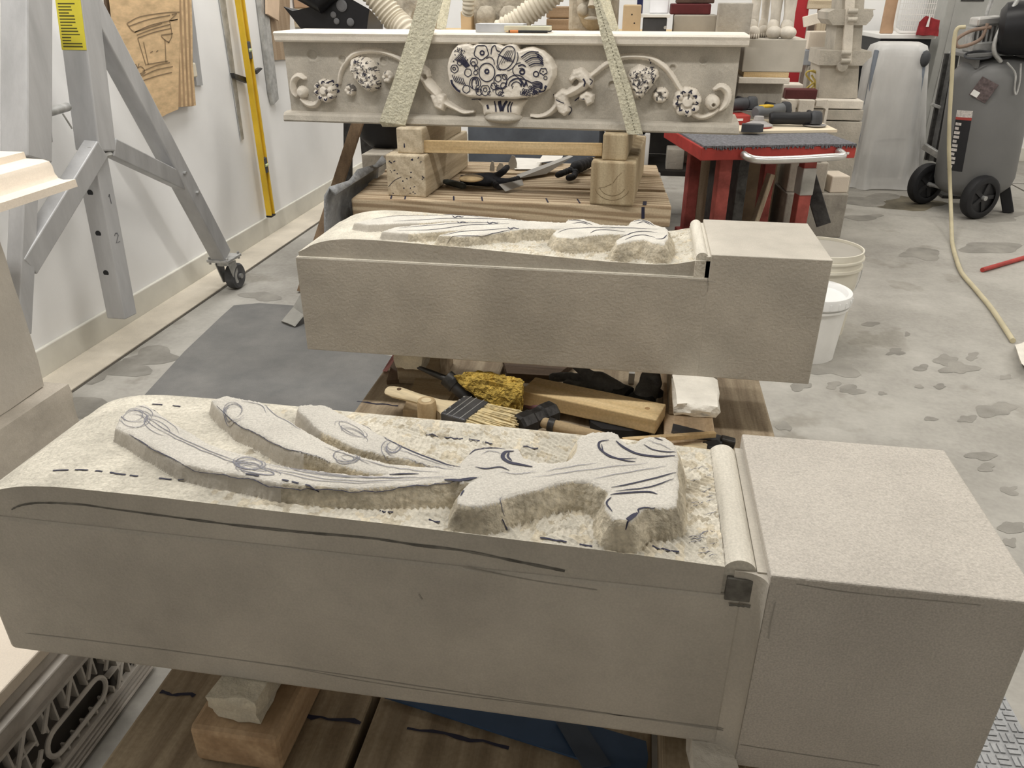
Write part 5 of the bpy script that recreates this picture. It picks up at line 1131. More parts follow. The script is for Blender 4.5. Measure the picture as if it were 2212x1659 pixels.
v = PZ(1622, 284, TZ2); o = thing('sanding_block', 'dark grey tapered rubbing block on the red table corner', 'whetstone', (v.x, v.y, TZ2), ta-.35); MB().prism([(-.045, -.022), (.04, -.022), (.055, 0), (.04, .022), (-.045, .022)], 0, .034).build('block', DGREY, o)
v = PZ(1637, 274, TZ2); o = thing('grinding_disc', 'grey cup grinding wheel with red base lying on the red table', 'grinding disc', (v.x, v.y, TZ2)); MB().lathe([(.0001, .05), (.022, .05), (.026, .03), (.05, .018), (.068, .012), (.07, .007), (.0001, .007)], n=28).build('cup', mk('grey_abrasive', (.40, .38, .37), .8, var=.1), o, smooth=True); MB().lathe([(.0001, 0), (.066, 0), (.068, .007), (.0001, .0072)], n=28).build('red_base', RED, o)
def grinder(px, py, rz, label, body, yellow, L=.27, z=0):
    v = PZ(px, py, TZ2); t = thing('angle_grinder', label, 'power tool', (v.x, v.y, TZ2+z), rz)
    MB().tube([(-L*.45, 0, .035), (-L*.4, 0, .036), (-L*.1, 0, .034), (L*.1, 0, .036), (L*.25, 0, .038)], .03, n=14, rad=[.024, .031, .027, .030, .031]).build('motor_body', body, t, smooth=True)
    MB().lathe([(.0001, 0), (.034, .002), (.034, .02), (.028, .05), (.018, .06), (.0001, .061)], Matrix.Translation((L*.36, 0, .012)), n=20).build('gear_head', DGREY, t, smooth=True)
    MB().lathe([(.0001, 0), (.055, 0), (.057, .004), (.0001, .005)], Matrix.Translation((L*.36, 0, .004)), n=28).build('disc', mk('grey_disc', (.30, .29, .28), .6), t)
    MB().tube([(L*.34, .03, .035), (L*.34, .07, .045), (L*.33, .12, .05)], .014, n=10, rad=[.01, .015, .013]).build('side_handle', BLACK, t, smooth=True)
    if yellow: MB().box(-L*.3, -L*.05, -.02, .02, .055, .067, b=.004).build('yellow_cap', YEL, t)
    return t
grinder(1578, 263, ta+.2, 'black grinder with bright yellow body panel at the mantel end', DGREY, True, L=.3, z=.047)
grinder(1664, 264, ta+.5, 'black grinder with yellow switch cap in the middle of red table', mk('tool_grey', (.13, .135, .14), .5), True, L=.28, z=.02)
grinder(1715, 272, ta-.2, 'black pneumatic grinder lying nearest the red table front', BLACK, False)
v = PZ(1582, 270, TZ2); o = thing('red_case', 'low red tool case behind the grinding wheel', 'case', (v.x, v.y, TZ2), ta); MB().box(-.09, .09, 0, .14, 0, .045, b=.006).build('case', RED, o); MB().box(-.05, .05, -.004, .002, .02, .03).build('case_latch', WHITE, o)
for k, (x, y, x2, y2) in enumerate([(1690, 250, 1740, 247), (1695, 254, 1760, 255), (1700, 246, 1728, 243)]):
    a, b = PZ(x, y, TZ2+.01), PZ(x2, y2, TZ2+.01); o = MB().cyl(a, b, .008, .005, n=10).build('steel_point', DSTEEL); tag(o, ['dark steel point, middle of three on the red table', 'longest dark steel point beside the pneumatic grinder', 'shortest dark steel point behind the other two'][k], 'chisel')
o = leafsheet('paper_sheet', [(1640, 230), (1705, 231), (1712, 244), (1650, 246)], 0, [TZ2+.002]*4, PAPER, 'bluish white paper on the back of the red table')

# ---- things on the floor under and behind the red table
def sbox(name, x0, x1, y0, y1, z0, z1, mat, label, cat, b=.006, rz=0):
    t = thing(name, label, cat, ((x0+x1)/2, (y0+y1)/2, z0), rz); MB().box(-(x1-x0)/2, (x1-x0)/2, -(y1-y0)/2, (y1-y0)/2, 0, z1-z0, b=b).build('block', mat, t); return t
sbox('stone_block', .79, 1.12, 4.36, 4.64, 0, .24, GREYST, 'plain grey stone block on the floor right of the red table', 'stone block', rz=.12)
sbox('stone_block', .80, 1.0, 4.38, 4.62, .241, .40, MANT, 'mottled pale stone piece stacked on the plain grey block', 'stone block', rz=.05)
sbox('stone_block', 1.02, 1.12, 4.40, 4.55, .241, .33, CREAM, 'small white stone offcut at the edge of grey block', 'stone block', rz=.2)
sbox('stone_block', .81, .98, 4.40, 4.6, .401, .50, GREYST, 'topmost stone of the stack behind the taped leg', 'stone block', rz=-.1)
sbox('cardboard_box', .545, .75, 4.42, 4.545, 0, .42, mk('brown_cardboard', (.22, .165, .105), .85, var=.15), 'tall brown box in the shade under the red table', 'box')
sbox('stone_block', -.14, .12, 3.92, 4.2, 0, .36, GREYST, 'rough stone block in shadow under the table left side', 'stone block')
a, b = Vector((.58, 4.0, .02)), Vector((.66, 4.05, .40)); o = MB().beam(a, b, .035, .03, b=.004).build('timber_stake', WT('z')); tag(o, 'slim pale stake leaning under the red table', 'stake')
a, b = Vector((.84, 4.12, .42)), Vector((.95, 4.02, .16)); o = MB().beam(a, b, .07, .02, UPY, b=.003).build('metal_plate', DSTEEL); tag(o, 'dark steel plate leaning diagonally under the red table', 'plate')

# ---- air compressor
CT = Vector((2.06, 5.18, 0)); TR = .218
lean = Matrix.Translation((CT.x, CT.y, .07)) @ Matrix.Rotation(radians(-4.5), 4, 'Y')
cmp_ = thing('air_compressor', 'grey upright tank air compressor on black wheels at right', 'compressor', CT)
GT = mk('compressor_grey', (.17, .17, .168), .45, var=.06, scale=3)
MB().lathe([(.0001, .02), (.10, .025), (.17, .05), (.205, .085), (TR, .13), (TR, .70), (.205, .745), (.17, .785), (.10, .812), (.0001, .82)], lean, n=48).build('tank', GT, cmp_, smooth=True, world=True)
def wheel(c, rot, nm='wheel'):
    M = Matrix.Translation(c) @ rot
    w = MB().lathe([(.085, -.03), (.105, -.034), (.122, -.026), (.127, -.01), (.127, .01), (.122, .026), (.105, .034), (.085, .03)], M, n=40).build(nm, BLACK, cmp_, smooth=True, world=True)
    m = MB(); m.lathe([(.0001, -.012), (.09, -.012), (.09, .012), (.0001, .012)], M, n=32)
    for k in range(5): a = k*2*pi/5; m.cbox((.05, 0, .016), (.07, .024, .012), M @ rotz(a))
    m.build('hub', mk('black_hub', (.03, .03, .032), .5), cmp_, world=True); MB().cyl(M @ Vector((0, 0, .01)), M @ Vector((0, 0, .042)), .014, n=12).build('hub_cap', GALV, cmp_, world=True)
rw = Matrix.Rotation(radians(28), 4, 'Z') @ Matrix.Rotation(radians(90), 4, 'X')
wheel(Vector((2.02, 4.94, .128)), rw); wheel(Vector((1.82, 5.28, .128)), rw)
MB().cyl((2.02, 4.94, .128), (1.82, 5.28, .128), .012, n=10).build('axle', GALV, cmp_, world=True)
MB().beam((1.93, 5.1, .12), (2.0, 5.13, .2), .2, .03, b=.004).build('axle_bracket', GT, cmp_, world=True)
MB().beam((2.28, 5.12, .0), (2.22, 5.14, .16), .05, .06, b=.006).build('foot', BLACK, cmp_, world=True)
# decal: dark panel with white header and lettering blocks, wrapped on the tank
m1, m2, m3 = MB(), MB(), MB()
dec = math.atan2(-CT.y, -CT.x)
def patch(m, a0, a1, z0, z1, r_, n=8):
    vs = []
    for i in range(n+1):
        a = a0+(a1-a0)*i/n
        for z in (z0, z1): vs.append(lean @ Vector((r_*cos(a), r_*sin(a), z)))
    m.add(vs, [(2*i, 2*i+2, 2*i+3, 2*i+1) for i in range(n)])
A0, A1 = dec-.72, dec-.28
patch(m1, A0, A1, .20, .50, TR+.0008); m1.build('decal', mk('decal_black', (.025, .025, .028), .5), cmp_, world=True)
patch(m2, A0, A1, .505, .545, TR+.0008); 
for k in range(11):
    z = .215+.0245*k; w = .17 if k % 3 else .12; patch(m2, A0+.03, A0+.03+w, z, z+.016, TR+.0014, 3)
m2.build('decal_lettering', mk('decal_white', (.62, .58, .55), .6, var=.2, scale=80), cmp_, world=True)['kind'] = 'stuff'
patch(m3, A0, A1, .492, .507, TR+.0012); m3.build('decal_red_band', mk('decal_red', (.42, .07, .06), .6), cmp_, world=True)
# platform, motor, pump, handle, hoses
c0 = lean @ Vector((0, 0, .82))
MB().box(-.2, .24, -.15, .15, .83, .85, lean, b=.003).build('motor_plate', GT, cmp_, world=True)
for x in (-.14, .16): MB().box(x-.01, x+.01, -.13, .13, .77, .83, lean).build('plate_bracket', GT, cmp_, world=True)
Mmo = lean @ Matrix.Translation((.10, -.14, .965)) @ Matrix.Rotation(radians(12), 4, 'Y')
MB().lathe([(.0001, -.16), (.10, -.16), (.135, -.135), (.14, -.10), (.14, .10), (.13, .13), (.0001, .135)], Mmo @ Matrix.Rotation(radians(78), 4, 'Y') @ Matrix.Rotation(radians(18), 4, 'X'), n=36).build('motor_shroud', mk('black_shroud', (.012, .012, .014), .4, var=.2), cmp_, smooth=True, world=True)
for k in range(7): MB().box(-.14+.012*k*2, -.13+.024*k, -.06, .06, .85+.01, .98, lean @ Matrix.Translation((-.02, .02, 0)), b=.001).build('cooling_fin', GALV, cmp_, world=True)
MB().box(-.16, .0, -.07, .09, .85, .90, lean, b=.006).build('pump_base', GALV, cmp_, world=True); MB().box(-.15, -.01, -.06, .08, .985, 1.03, lean, b=.01).build('pump_head', CHROME, cmp_, world=True)
MB().tube([lean @ Vector(p) for p in smooth_line([(-.03, -.16, .80), (-.08, -.17, .86), (-.075, -.17, .95), (.0, -.17, 1.13), (.03, -.16, 1.2), (.02, .0, 1.22), (.01, .12, 1.21), (-.02, .15, 1.12), (-.06, .15, .85)], 5)], .012, n=10).build('push_handle', GALV, cmp_, smooth=True, world=True)
MB().tube([lean @ Vector(p) for p in smooth_line([(-.10, -.12, .98), (-.2, -.13, .97), (-.27, -.13, .93), (-.25, -.13, .89), (-.15, -.13, .92), (-.12, -.12, 1.0)], 5)], .010, n=8).build('hose_loop', mk('brown_hose', (.24, .17, .13), .6), cmp_, smooth=True, world=True)
MB().tube([lean @ Vector((-.14+.075*cos(a), -.13+.03*sin(a), .84+.018*sin(a))) for a in np.linspace(0, 6.28, 18)[:-1]], .006, n=6, closed=True).build('cable_coil', DGREY, cmp_, smooth=True, world=True)
MB().tube([lean @ Vector(p) for p in smooth_line([(-.02, -.215, .80), (.03, -.225, .74), (.04, -.228, .66), (.055, -.228, .63), (.06, -.226, .70), (.05, -.22, .79)], 5)], .005, n=6).build('power_cord', GALV, cmp_, smooth=True, world=True)
at = dec-.12; Mtag = lean @ Matrix.Translation(((TR+.004)*cos(at), (TR+.004)*sin(at), .66)) @ rotz(at) @ Matrix.Rotation(radians(-28), 4, 'X')
MB().box(-.002, .002, -.05, .05, -.055, .055, Mtag).build('hang_tag', mk('tag_dark', (.13, .10, .10), .7, var=.3, scale=60), cmp_, world=True)
MB().box(.002, .004, -.045, -.005, -.05, -.02, Mtag).build('hang_tag_label', WHITE, cmp_, world=True)

# ---- cart under translucent plastic sheet
CW = thing('wrapped_cart', 'upright cart shrouded in translucent white plastic sheet beside compressor', 'cart', (1.66, 5.85, 0))
PLAS = mk('translucent_plastic', (.86, .85, .83), .35, var=.05, scale=6, spec=.5, alpha=.70, bump=.3, bscale=9, stretch=(1.5, 1.5, .5))
def rr_sec(cx, cy, wx, wy, n=40, p=4): return [(cx+wx*np.sign(cos(a))*abs(cos(a))**(2/p), cy+wy*np.sign(sin(a))*abs(sin(a))**(2/p)) for a in np.linspace(0, 2*pi, n, endpoint=False)]
secs = [(0.004, 1.69, .27, .20), (.03, 1.685, .255, .19), (.12, 1.68, .235, .17), (.3, 1.67, .225, .15), (.55, 1.66, .205, .13), (.75, 1.645, .19, .11), (.86, 1.64, .18, .10), (.905, 1.64, .165, .085), (.925, 1.64, .12, .05)]
vs, fs = [], []; n = 56; r = random.Random(4); ph = [r.random()*6.28 for _ in range(6)]
for k, (z, cx, wx, wy) in enumerate(secs):
    for i, (x, y) in enumerate(rr_sec(cx, 5.84, wx, wy, n)):
        a = 2*pi*i/n; fall = max(0, 1-z/.9); d = (.012*sin(7*a+ph[0]+z*5)+.010*sin(13*a+ph[1]-z*7)+.008*abs(sin(11*a+ph[2]+z*2)))*(.25+1.5*fall**1.3)
        vs.append((x+d*cos(a), y+d*sin(a), z+(.012*sin(7*a) if k == 0 else 0)*.3))
for k in range(len(secs)-1):
    for i in range(n): a, b = k*n+i, k*n+(i+1) % n; fs.append((a, b, b+n, a+n))
fs.append(tuple(range((len(secs)-1)*n, len(secs)*n)))
MB().add(vs, fs).build('plastic_sheet', PLAS, CW, smooth=True, world=True, angle=180)
MB().tube(smooth_line([(1.49, 5.74, .03), (1.485, 5.755, .8), (1.495, 5.765, .85), (1.53, 5.775, .885), (1.74, 5.775, .885), (1.775, 5.765, .85), (1.79, 5.755, .8), (1.83, 5.74, .03)], 5), .016, n=12).build('frame_tube', mk('pale_frame', (.25, .28, .33), .5), CW, smooth=True, world=True)
MB().tube(smooth_line([(1.60, 5.74, .18), (1.59, 5.735, .28), (1.61, 5.735, .31), (1.80, 5.735, .325)], 4), .009, n=8).build('foot_bar', DGREY, CW, smooth=True, world=True)
MB().ell((1.79, 5.74, .83), (.03, .03, .05), 14).build('grip_knob', DGREY, CW, smooth=True, world=True)
MB().box(1.56, 1.80, 5.78, 5.9, .05, .2, b=.01).build('machine_base', DGREY, CW, world=True); MB().box(1.54, 1.78, 5.80, 5.88, .2, .84, b=.01).build('machine_panel', mk('pale_panel', (.62, .60, .58), .6), CW, world=True)
# ---- hand truck and grey locker behind the compressor
HT = thing('hand_truck', 'black and grey folding hand truck standing between wrapped cart and compressor', 'hand truck', (2.02, 5.75, 0))
for pa_, pb_ in [((2001, 345), (2046, 115)), ((2022, 350), (2068, 110))]:
    MB().beam(PY(*pa_, 5.62), PY(*pb_, 5.62), .025, .03, UPY, b=.003).build('rail', DSTEEL, HT, world=True); 
MB().beam(PY(2010, 348, 5.64), PY(2057, 112, 5.64), .035, .015, UPY, b=.002).build('back_channel', GALV, HT, world=True)
MB().beam(PY(1995, 315, 5.55), PY(2035, 340, 5.45), .03, .04, b=.004).build('crossbar', GALV, HT, world=True); MB().beam(PY(2012, 225, 5.6), PY(2030, 232, 5.6), .03, .02, b=.003).build('crossbar', GALV, HT, world=True)
MB().box(1.98, 2.3, 5.62, 5.66, .10, .52, b=.004).build('load_panel', DGREY, HT, world=True); MB().box(2.0, 2.3, 5.45, 5.66, .0, .02, b=.004).build('toe_plate', DSTEEL, HT, world=True)
o = thing('metal_locker', 'pale grey metal cabinet against the back wall behind compressor', 'cabinet', (2.24, 6.6, 0)); MB().box(-.18, .30, -.2, .25, 0, 1.35, b=.005).build('body', mk('locker_grey', (.40, .40, .38), .6, var=.06), o); MB().box(-.13, .27, -.206, -.199, .08, 1.30, b=.002).build('door', MATS['locker_grey'], o); MB().box(-.1, .05, -.212, -.205, 1.16, 1.19).build('vent', DSTEEL, o)
# ================================================================== back of the shop
def pbox(name, x0, y0, x1, y1, yy, dep, mat, label, cat, zb=None, part='block', b=.006, rz=0):
    """box whose near face, on the plane y = yy, covers the given pixel box; zb drops it to a support"""
    xm, ym = (x0+x1)/2, (y0+y1)/2; a, c = PY(x0, ym, yy), PY(x1, ym, yy); zt = PY(xm, y0, yy).z; z0 = PY(xm, y1, yy).z if zb is None else zb
    t = thing(name, label, cat, ((a.x+c.x)/2, yy, z0), rz); w = (c.x-a.x)/2
    MB().box(-w, w, 0, dep, 0, zt-z0, b=b).build(part, mat, t); t['zt'] = zt; return t, zt
BLUEGREY = mk('blue_grey_panel', (.13, .145, .17), .6, var=.15)  # the cabinet's own blue-grey colour
# ---- workbench behind the mantel
wb = thing('workbench', 'long workbench with blue-grey cabinet front behind the mantel', 'workbench', (-.35, 4.6, 0))
BZ = 1.02
MB().box(-1.25, .46, 4.28, 5.0, BZ-.03, BZ, b=.003).build('worktop', W_('x'), wb, world=True)
MB().box(-.95, -.22, 4.33, 4.95, .02, BZ-.03, b=.004).build('cabinet', BLUEGREY, wb, world=True)
for x in (-1.18, .36):
    for y in (4.34, 4.9): MB().box(x-.045, x+.045, y-.045, y+.045, 0, BZ-.03, b=.004).build('leg', WG('z'), wb, world=True)
MB().box(-1.14, -.98, 4.36, 4.42, .2, .28, b=.003).build('rail', WG('x'), wb, world=True)
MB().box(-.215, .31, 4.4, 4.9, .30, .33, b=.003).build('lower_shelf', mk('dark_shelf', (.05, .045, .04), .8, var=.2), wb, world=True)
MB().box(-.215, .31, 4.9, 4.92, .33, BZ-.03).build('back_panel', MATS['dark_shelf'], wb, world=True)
pbox('stone_block', 1440, 322, 1478, 346, 4.42, .12, MANT, 'small pale stone piece on the dark shelf under the mantel right end', 'stone block', zb=.331)
pbox('plastic_box', 1374, 300, 1398, 342, 4.42, .2, mk('grey_blue_box', (.30, .32, .36), .6), 'grey-blue plastic box on the dark shelf by the right sling', 'box', zb=.331)
t, _ = pbox('white_bracket', 1392, 288, 1404, 316, 4.41, .02, WHITE, 'white angle bracket standing in front of the dark shelf', 'bracket', zb=.331)
pbox('stone_block', 1480, 300, 1515, 345, 4.6, .2, wood('brown_block', (.16, .11, .08), (.10, .07, .05), 'x'), 'dark brown wooden block at the end of the dark shelf', 'wood block', zb=.331)
# ---- sculptures on the bench
def bust(name, px, py, yy, s, label, kind):
    c = PY(px, py, yy); t = thing(name, label, 'sculpture', (c.x, c.y, BZ)); z = c.z-BZ
    return t, z
SC_ = mk('sculpture_stone', (.43, .385, .31), .95, var=.22, scale=14, bump=.5, bscale=50)
t, z = bust('stone_mask', 1280, 30, 4.42, 1, 'carved stone head with deep eye sockets behind the right sling', 0)
MB().box(-.13, .13, .05, .16, 0, .34, b=.02).build('backing_slab', SC_, t)
m = MB(); m.ell((0, .05, .17), (.095, .10, .16), 24); m.build('head', SC_, t, smooth=True)
for sx in (-1, 1):
    MB().ell((.045*sx, -.045, .20), (.032, .022, .016), 14).build('brow', SC_, t, smooth=True); MB().ell((.04*sx, -.05, .165), (.020, .014, .012), 12).build('eye', SC_, t, smooth=True); MB().ell((.05*sx, -.035, .11), (.03, .03, .032), 14).build('cheek', SC_, t, smooth=True)
MB().tube([(0, -.05, .19), (0, -.07, .15), (0, -.08, .125)], .014, rad=[.012, .016, .022]).build('nose', SC_, t, smooth=True); MB().ell((0, -.055, .07), (.04, .018, .012), 14).build('mouth', SC_, t, smooth=True)
t, z = bust('stone_finial', 1075, 30, 4.45, 1, 'stone carving with two round knobs behind the mantel centre', 0)
MB().box(-.15, .15, .05, .2, 0, .34, b=.02).build('backing_slab', SC_, t)
for sx in (-1, 1): MB().lathe([(.0001, .13), (.03, .125), (.05, .10), (.054, .06), (.045, .01), (.05, 0)], Matrix.Translation((.062*sx, -.0, 0)), n=22).build('knob', SC_, t, smooth=True)
t, z = bust('stone_fragment', 890, 20, 4.6, 1, 'weathered stone head fragment half hidden by the left sling', 0)
hull('head', [tuple(Vector((c_[0]*.16, c_[1]*.12, c_[2]*.16))+Vector((t.location.x, t.location.y, BZ+.12))) for c_ in [(-1, 0, -.7), (1, 0, -.7), (-.9, .8, .4), (.9, .8, .5), (0, -1, -.6), (-.6, -.8, .4), (.5, -.9, .5), (0, 0, 1), (-.5, .5, .9)]], SC_, t, cuts=5, noise=.012, seed=6)
for i, (a, b_, c_, d_, l) in enumerate([(1180, 40, 1232, 62, 'lower wooden tray between the two bench sculptures'), (1180, 14, 1232, 30, 'upper wooden tray between the two bench sculptures')]):
    tt, zz = pbox('wooden_tray', a, b_, c_, d_, 4.7, .2, wood('tray_wood', (.36, .26, .17), (.26, .18, .11), 'x'), l, 'tray', zb=BZ if i == 0 else BZ+.065)
pbox('wooden_block', 995, 24, 1018, 66, 4.4, .08, mk('tan_board', (.56, .42, .26), .75, var=.08), 'tan wooden upright block left of the two-knob carving', 'wood block', zb=BZ)
t, _ = pbox('wooden_block', 1345, 10, 1384, 70, 4.38, .05, MATS['tan_board'], 'tan drilled wooden plate right of the right sling', 'wood block', zb=BZ)
for dx, dz in ((0, .09), (.015, .05)): MB().cyl((dx, -.001, dz), (dx, .004, dz), .004, n=8).build('drill_hole', BLACK, t)
# ---- corrugated hoses
HOSE = mk('cream_duct', (.62, .56, .45), .7, var=.06)
def duct(name, pts, r, label, pitch=.02):
    P = smooth_line(pts, 30); d = [0]
    for a, b_ in zip(P, P[1:]): d.append(d[-1]+float(np.linalg.norm(b_-a)))
    n = int(d[-1]/(pitch/6)); q = [tuple(np.array([np.interp(i/n*d[-1], d, [p[k] for p in P]) for k in range(3)])) for i in range(n+1)]
    o = MB().tube(q, r, n=20, rad=[r*(1+.075*sin(2*pi*i/6)) for i in range(n+1)]).build(name, HOSE, smooth=True, angle=180); return tag(o, label, 'hose')
duct('dust_hose', [tuple(PY(770, -60, 3.75)), tuple(PY(812, -8, 3.75)), tuple(PY(852, 42, 3.75)), tuple(PY(885, 78, 3.72)), (-.98, 3.7, .86), (-.93, 3.72, .6)], .055, 'thick cream corrugated dust hose drooping behind the left sling')
duct('dust_hose', [tuple(PY(1250, -60, 3.9)), tuple(PY(1185, -5, 3.9)), tuple(PY(1120, 45, 3.9)), tuple(PY(1070, 90, 3.9)), (-.72, 3.9, .7)], .05, 'cream corrugated dust hose crossing behind the mantel centre')
duct('dust_hose', [tuple(PY(1012, -40, 4.25)), tuple(PY(1012, 10, 4.25)), tuple(PY(1010, 30, 4.27))], .03, 'short thin corrugated hose above the tan wooden block', pitch=.016)
# ---- black dust hood
HD = mk('black_hood', (.012, .012, .014), .38, var=.3)
hd = thing('dust_hood', 'large black plastic dust hood behind the mantel left end', 'dust hood', (-1.5, 4.0, .75))
F_ = [PY(a, b_, 3.72) for a, b_ in [(612, 14), (650, 62), (792, 66), (798, 20), (745, -10), (700, 8), (632, 24)]]
m = MB(); n = len(F_); m.add([*F_, *[Vector((-1.40+.25*(p.x+1.5), 4.15, p.z*.6+.38)) for p in F_]], [tuple(range(n, 2*n))]+[(i, (i+1) % n, n+(i+1) % n, n+i) for i in range(n)]+[tuple(range(n))[::-1]]); m.build('hood_shell', HD, hd, world=True)
c = PY(690, -2, 3.7); MB().tube([tuple(c+Vector((-.08, 0, .05))), tuple(c), tuple(c+Vector((.07, .02, .06)))], .05, n=18, rad=[.06, .06, .055]).build('hood_collar', HD, hd, smooth=True, world=True)
for a, b_, r_ in [(738, 12, .026), (720, 32, .014), (727, 46, .014), (757, 48, .018)]: c = PY(a, b_, 3.716); MB().lathe([(.0001, .004), (r_*.7, .003), (r_, 0)], Matrix.Translation(c) @ Matrix.Rotation(pi/2, 4, 'X'), n=16).build('dust_smear', mk('grey_dust', (.16, .16, .165), .9), hd, world=True)
MB().beam((-1.45, 4.1, .0), (-1.45, 4.1, .95), .07, .07, UPY, b=.003).build('stand', DSTEEL, hd, world=True)
_, zsh = pbox('shelf_unit', 612, 18, 692, 60, 4.6, .32, WT('x'), 'pale shelf under the tan cardboard box beside the wall', 'shelf')
pbox('cardboard_box', 632, -40, 690, 18, 4.6, .3, mk('tan_cardboard', (.50, .33, .21), .85, var=.08), 'tan cardboard box above the black dust hood', 'box', zb=zsh+.001)
# ---- left of the platform: tub, stone, leaning board, felt
t = thing('rubber_tub', 'black rubber tub on a stone under the mantel left end', 'tub', (-1.20, 3.72, .548)); MB().lathe([(.0001, 0), (.11, 0), (.15, .04), (.165, .15), (.17, .155), (.17, .165), (.155, .165), (.14, .05), (.0001, .02)], n=32).build('tub', BLACK, t, smooth=True); MB().box(-.17, .17, -.02, .02, .15, .166).build('tub_handle', BLACK, t)
sbox('stone_block', -1.265, -1.15, 3.46, 3.95, 0, .546, MANT, 'grey stone block beside the platform carrying the black tub', 'stone block')
a, b_ = PY(776, 255, 3.36), PY(716, 440, 3.22); e = b_+(b_-a)*((b_.z-.001)/(a.z-b_.z)); o = MB().beam(a, e, .05, .02, UPY, b=.002).build('leaning_board', wood('brown_leaner', (.30, .21, .13), (.20, .135, .085), 'z')); tag(o, 'brown board leaning beside the platform under the mantel left end', 'board')
a, b_ = PY(757, 262, 3.5), PY(748, 330, 3.5); o = MB().beam(PY(752, 255, 3.6), Vector((PY(740, 440, 3.6).x, 3.6, 0.0)), .035, .03, UPY).build('dark_post', DSTEEL); tag(o, 'thin dark post behind the leaning brown board', 'post')
FELT = mk('grey_felt', (.32, .325, .33), .95, var=.15, scale=25, bump=.5, bscale=90)
rows = [[(-1.088, .545), (-1.105, .56), (-1.125, .53), (-1.14, .44), (-1.155, .30), (-1.175, .14), (-1.20, .04), (-1.27, .014)]]
vs = []; K = 8
for j, y in enumerate(np.linspace(2.66, 3.28, 7)):
    for k, (x, z) in enumerate(rows[0]):
        vs.append((x+.02*sin(j*1.3+k*.4)*(k/K), y-.05*(K-k)/K*0, max(.010, z+(.012*sin(j*2.1+k) if 0 < k < 6 else 0))))
nn = K; fs = [(j*nn+k, j*nn+k+1, (j+1)*nn+k+1, (j+1)*nn+k) for j in range(6) for k in range(nn-1)]
m = MB().add(vs, fs); o = m.build('felt_sheet', FELT, smooth=True); tag(o, 'thick grey felt sheet draped from the platform end to the floor', 'felt'); md = o.modifiers.new('thick', 'SOLIDIFY'); md.thickness = .008; md.offset = 1
# ---- statue feet on plinth, boards and stones behind the red table
t, zp = pbox('statue_base', 1606, 84, 1738, 156, 4.5, .34, mk('plinth_stone', (.56, .52, .45), .9, var=.08, scale=6), 'stone plinth of a statue with only feet and shins in view', 'statue', part='plinth')
SG = mk('statue_stone', (.66, .61, .53), .9, var=.12, scale=12, bump=.3); z0 = zp-t.location.z
def foot(px, py, yy, ln, rad, label=None, hoof=False):
    c = PY(px, py, yy); lx, ly = c.x-t.location.x, yy-t.location.y
    MB().tube([(lx+.005, ly+.03, z0+.04), (lx+.004, ly+.035, z0+.12), (lx, ly+.045, z0+.24), (lx-.005, ly+.05, z0+.5)], rad, n=14, rad=[rad*.9, rad*.85, rad*1.15, rad*1.6]).build('shin', SG, t, smooth=True)
    m = MB(); m.ell((lx, ly-.02, z0+.028), (rad*1.35, ln*.55, .032), 16); m.ell((lx, ly+.03, z0+.05), (rad*1.05, rad*1.2, .05), 14); m.build('foot', SG, t, smooth=True)
    if not hoof:
        for k in range(5): MB().ell((lx+(k-2)*rad*.45, ly-.02-ln*.5+abs(k-2)*.006, z0+.012), (rad*.24, .014, .012), 8).build('toe', SG, t, smooth=True)
foot(1628, 60, 4.56, .07, .024); foot(1650, 52, 4.68, .06, .022); foot(1672, 62, 4.56, .08, .03, hoof=True); foot(1702, 58, 4.55, .09, .033, hoof=True)
t2, zz = pbox('pine_board', 1606, 156, 1704, 167, 4.5, .34, W_('x'), 'pine board under the statue plinth', 'board', part='board', b=.002)
t3, zz3 = pbox('white_slab', 1596, 168, 1706, 181, 4.48, .36, MANTP, 'white stone slab under the pine board of the statue', 'stone slab', b=.003)
sbox('stone_block', .50, .74, 4.56, 4.85, 0, t3.location.z-.001, GREYST, 'dark grey stone pier carrying the white slab', 'stone block')
pbox('stone_block', 1548, 6, 1622, 100, 4.40, .06, GREYST, 'tall grey stone block standing left of the statue feet', 'stone block', zb=BZ)
t, z1 = pbox('grey_crate', 1455, 32, 1548, 66, 4.45, .2, mk('grey_tote', (.36, .33, .28), .7, var=.08), 'grey lidded tote on the bench end', 'box', zb=BZ)
m = MB(); w_ = .13
t, z2 = pbox('red_box', 1448, 8, 1536, 31, 4.46, .16, mk('maroon_box', (.10, .018, .02), .5, var=.2), 'maroon box on top of the grey tote', 'box', zb=z1+.001)
pbox('brown_bag', 1462, -30, 1545, 7, 4.48, .14, mk('dark_brown_leather', (.10, .06, .045), .7, var=.3), 'dark brown bundle on top of the maroon box', 'bag', zb=z2+.001)
t, zk = pbox('black_machine', 1388, 38, 1440, 72, 4.4, .22, DGREY, 'black machine body on the bench right of the drilled plate', 'machine', zb=BZ); w_ = .09
MB().box(-.075, .075, -.012, .1, zk-BZ+.001, zk-BZ+.016, b=.002).build('pale_edge', WHITE, t); MB().cyl((.055, -.004, .03), (.055, .004, .03), .008, n=10).build('screw', GALV, t)
t, _ = pbox('paper_stack', 1404, -30, 1446, 32, 4.5, .12, mk('bright_paper', (.86, .86, .88), .7, var=.03), 'stack of white papers standing on the black machine', 'papers', zb=zk+.017); MB().box(-.115, -.085, -.004, .1, 0, .12).build('navy_binder', mk('navy', (.02, .025, .09), .5), t)
# ---- red post
o = MB().beam(Vector((PY(1716, 182, 5.66).x-.03, 5.66, 0.0)), PY(1733, -40, 5.66), .115, .08, UPY, b=.004).build('red_post', RED2); tag(o, 'broad red steel post rising behind the statue', 'post')
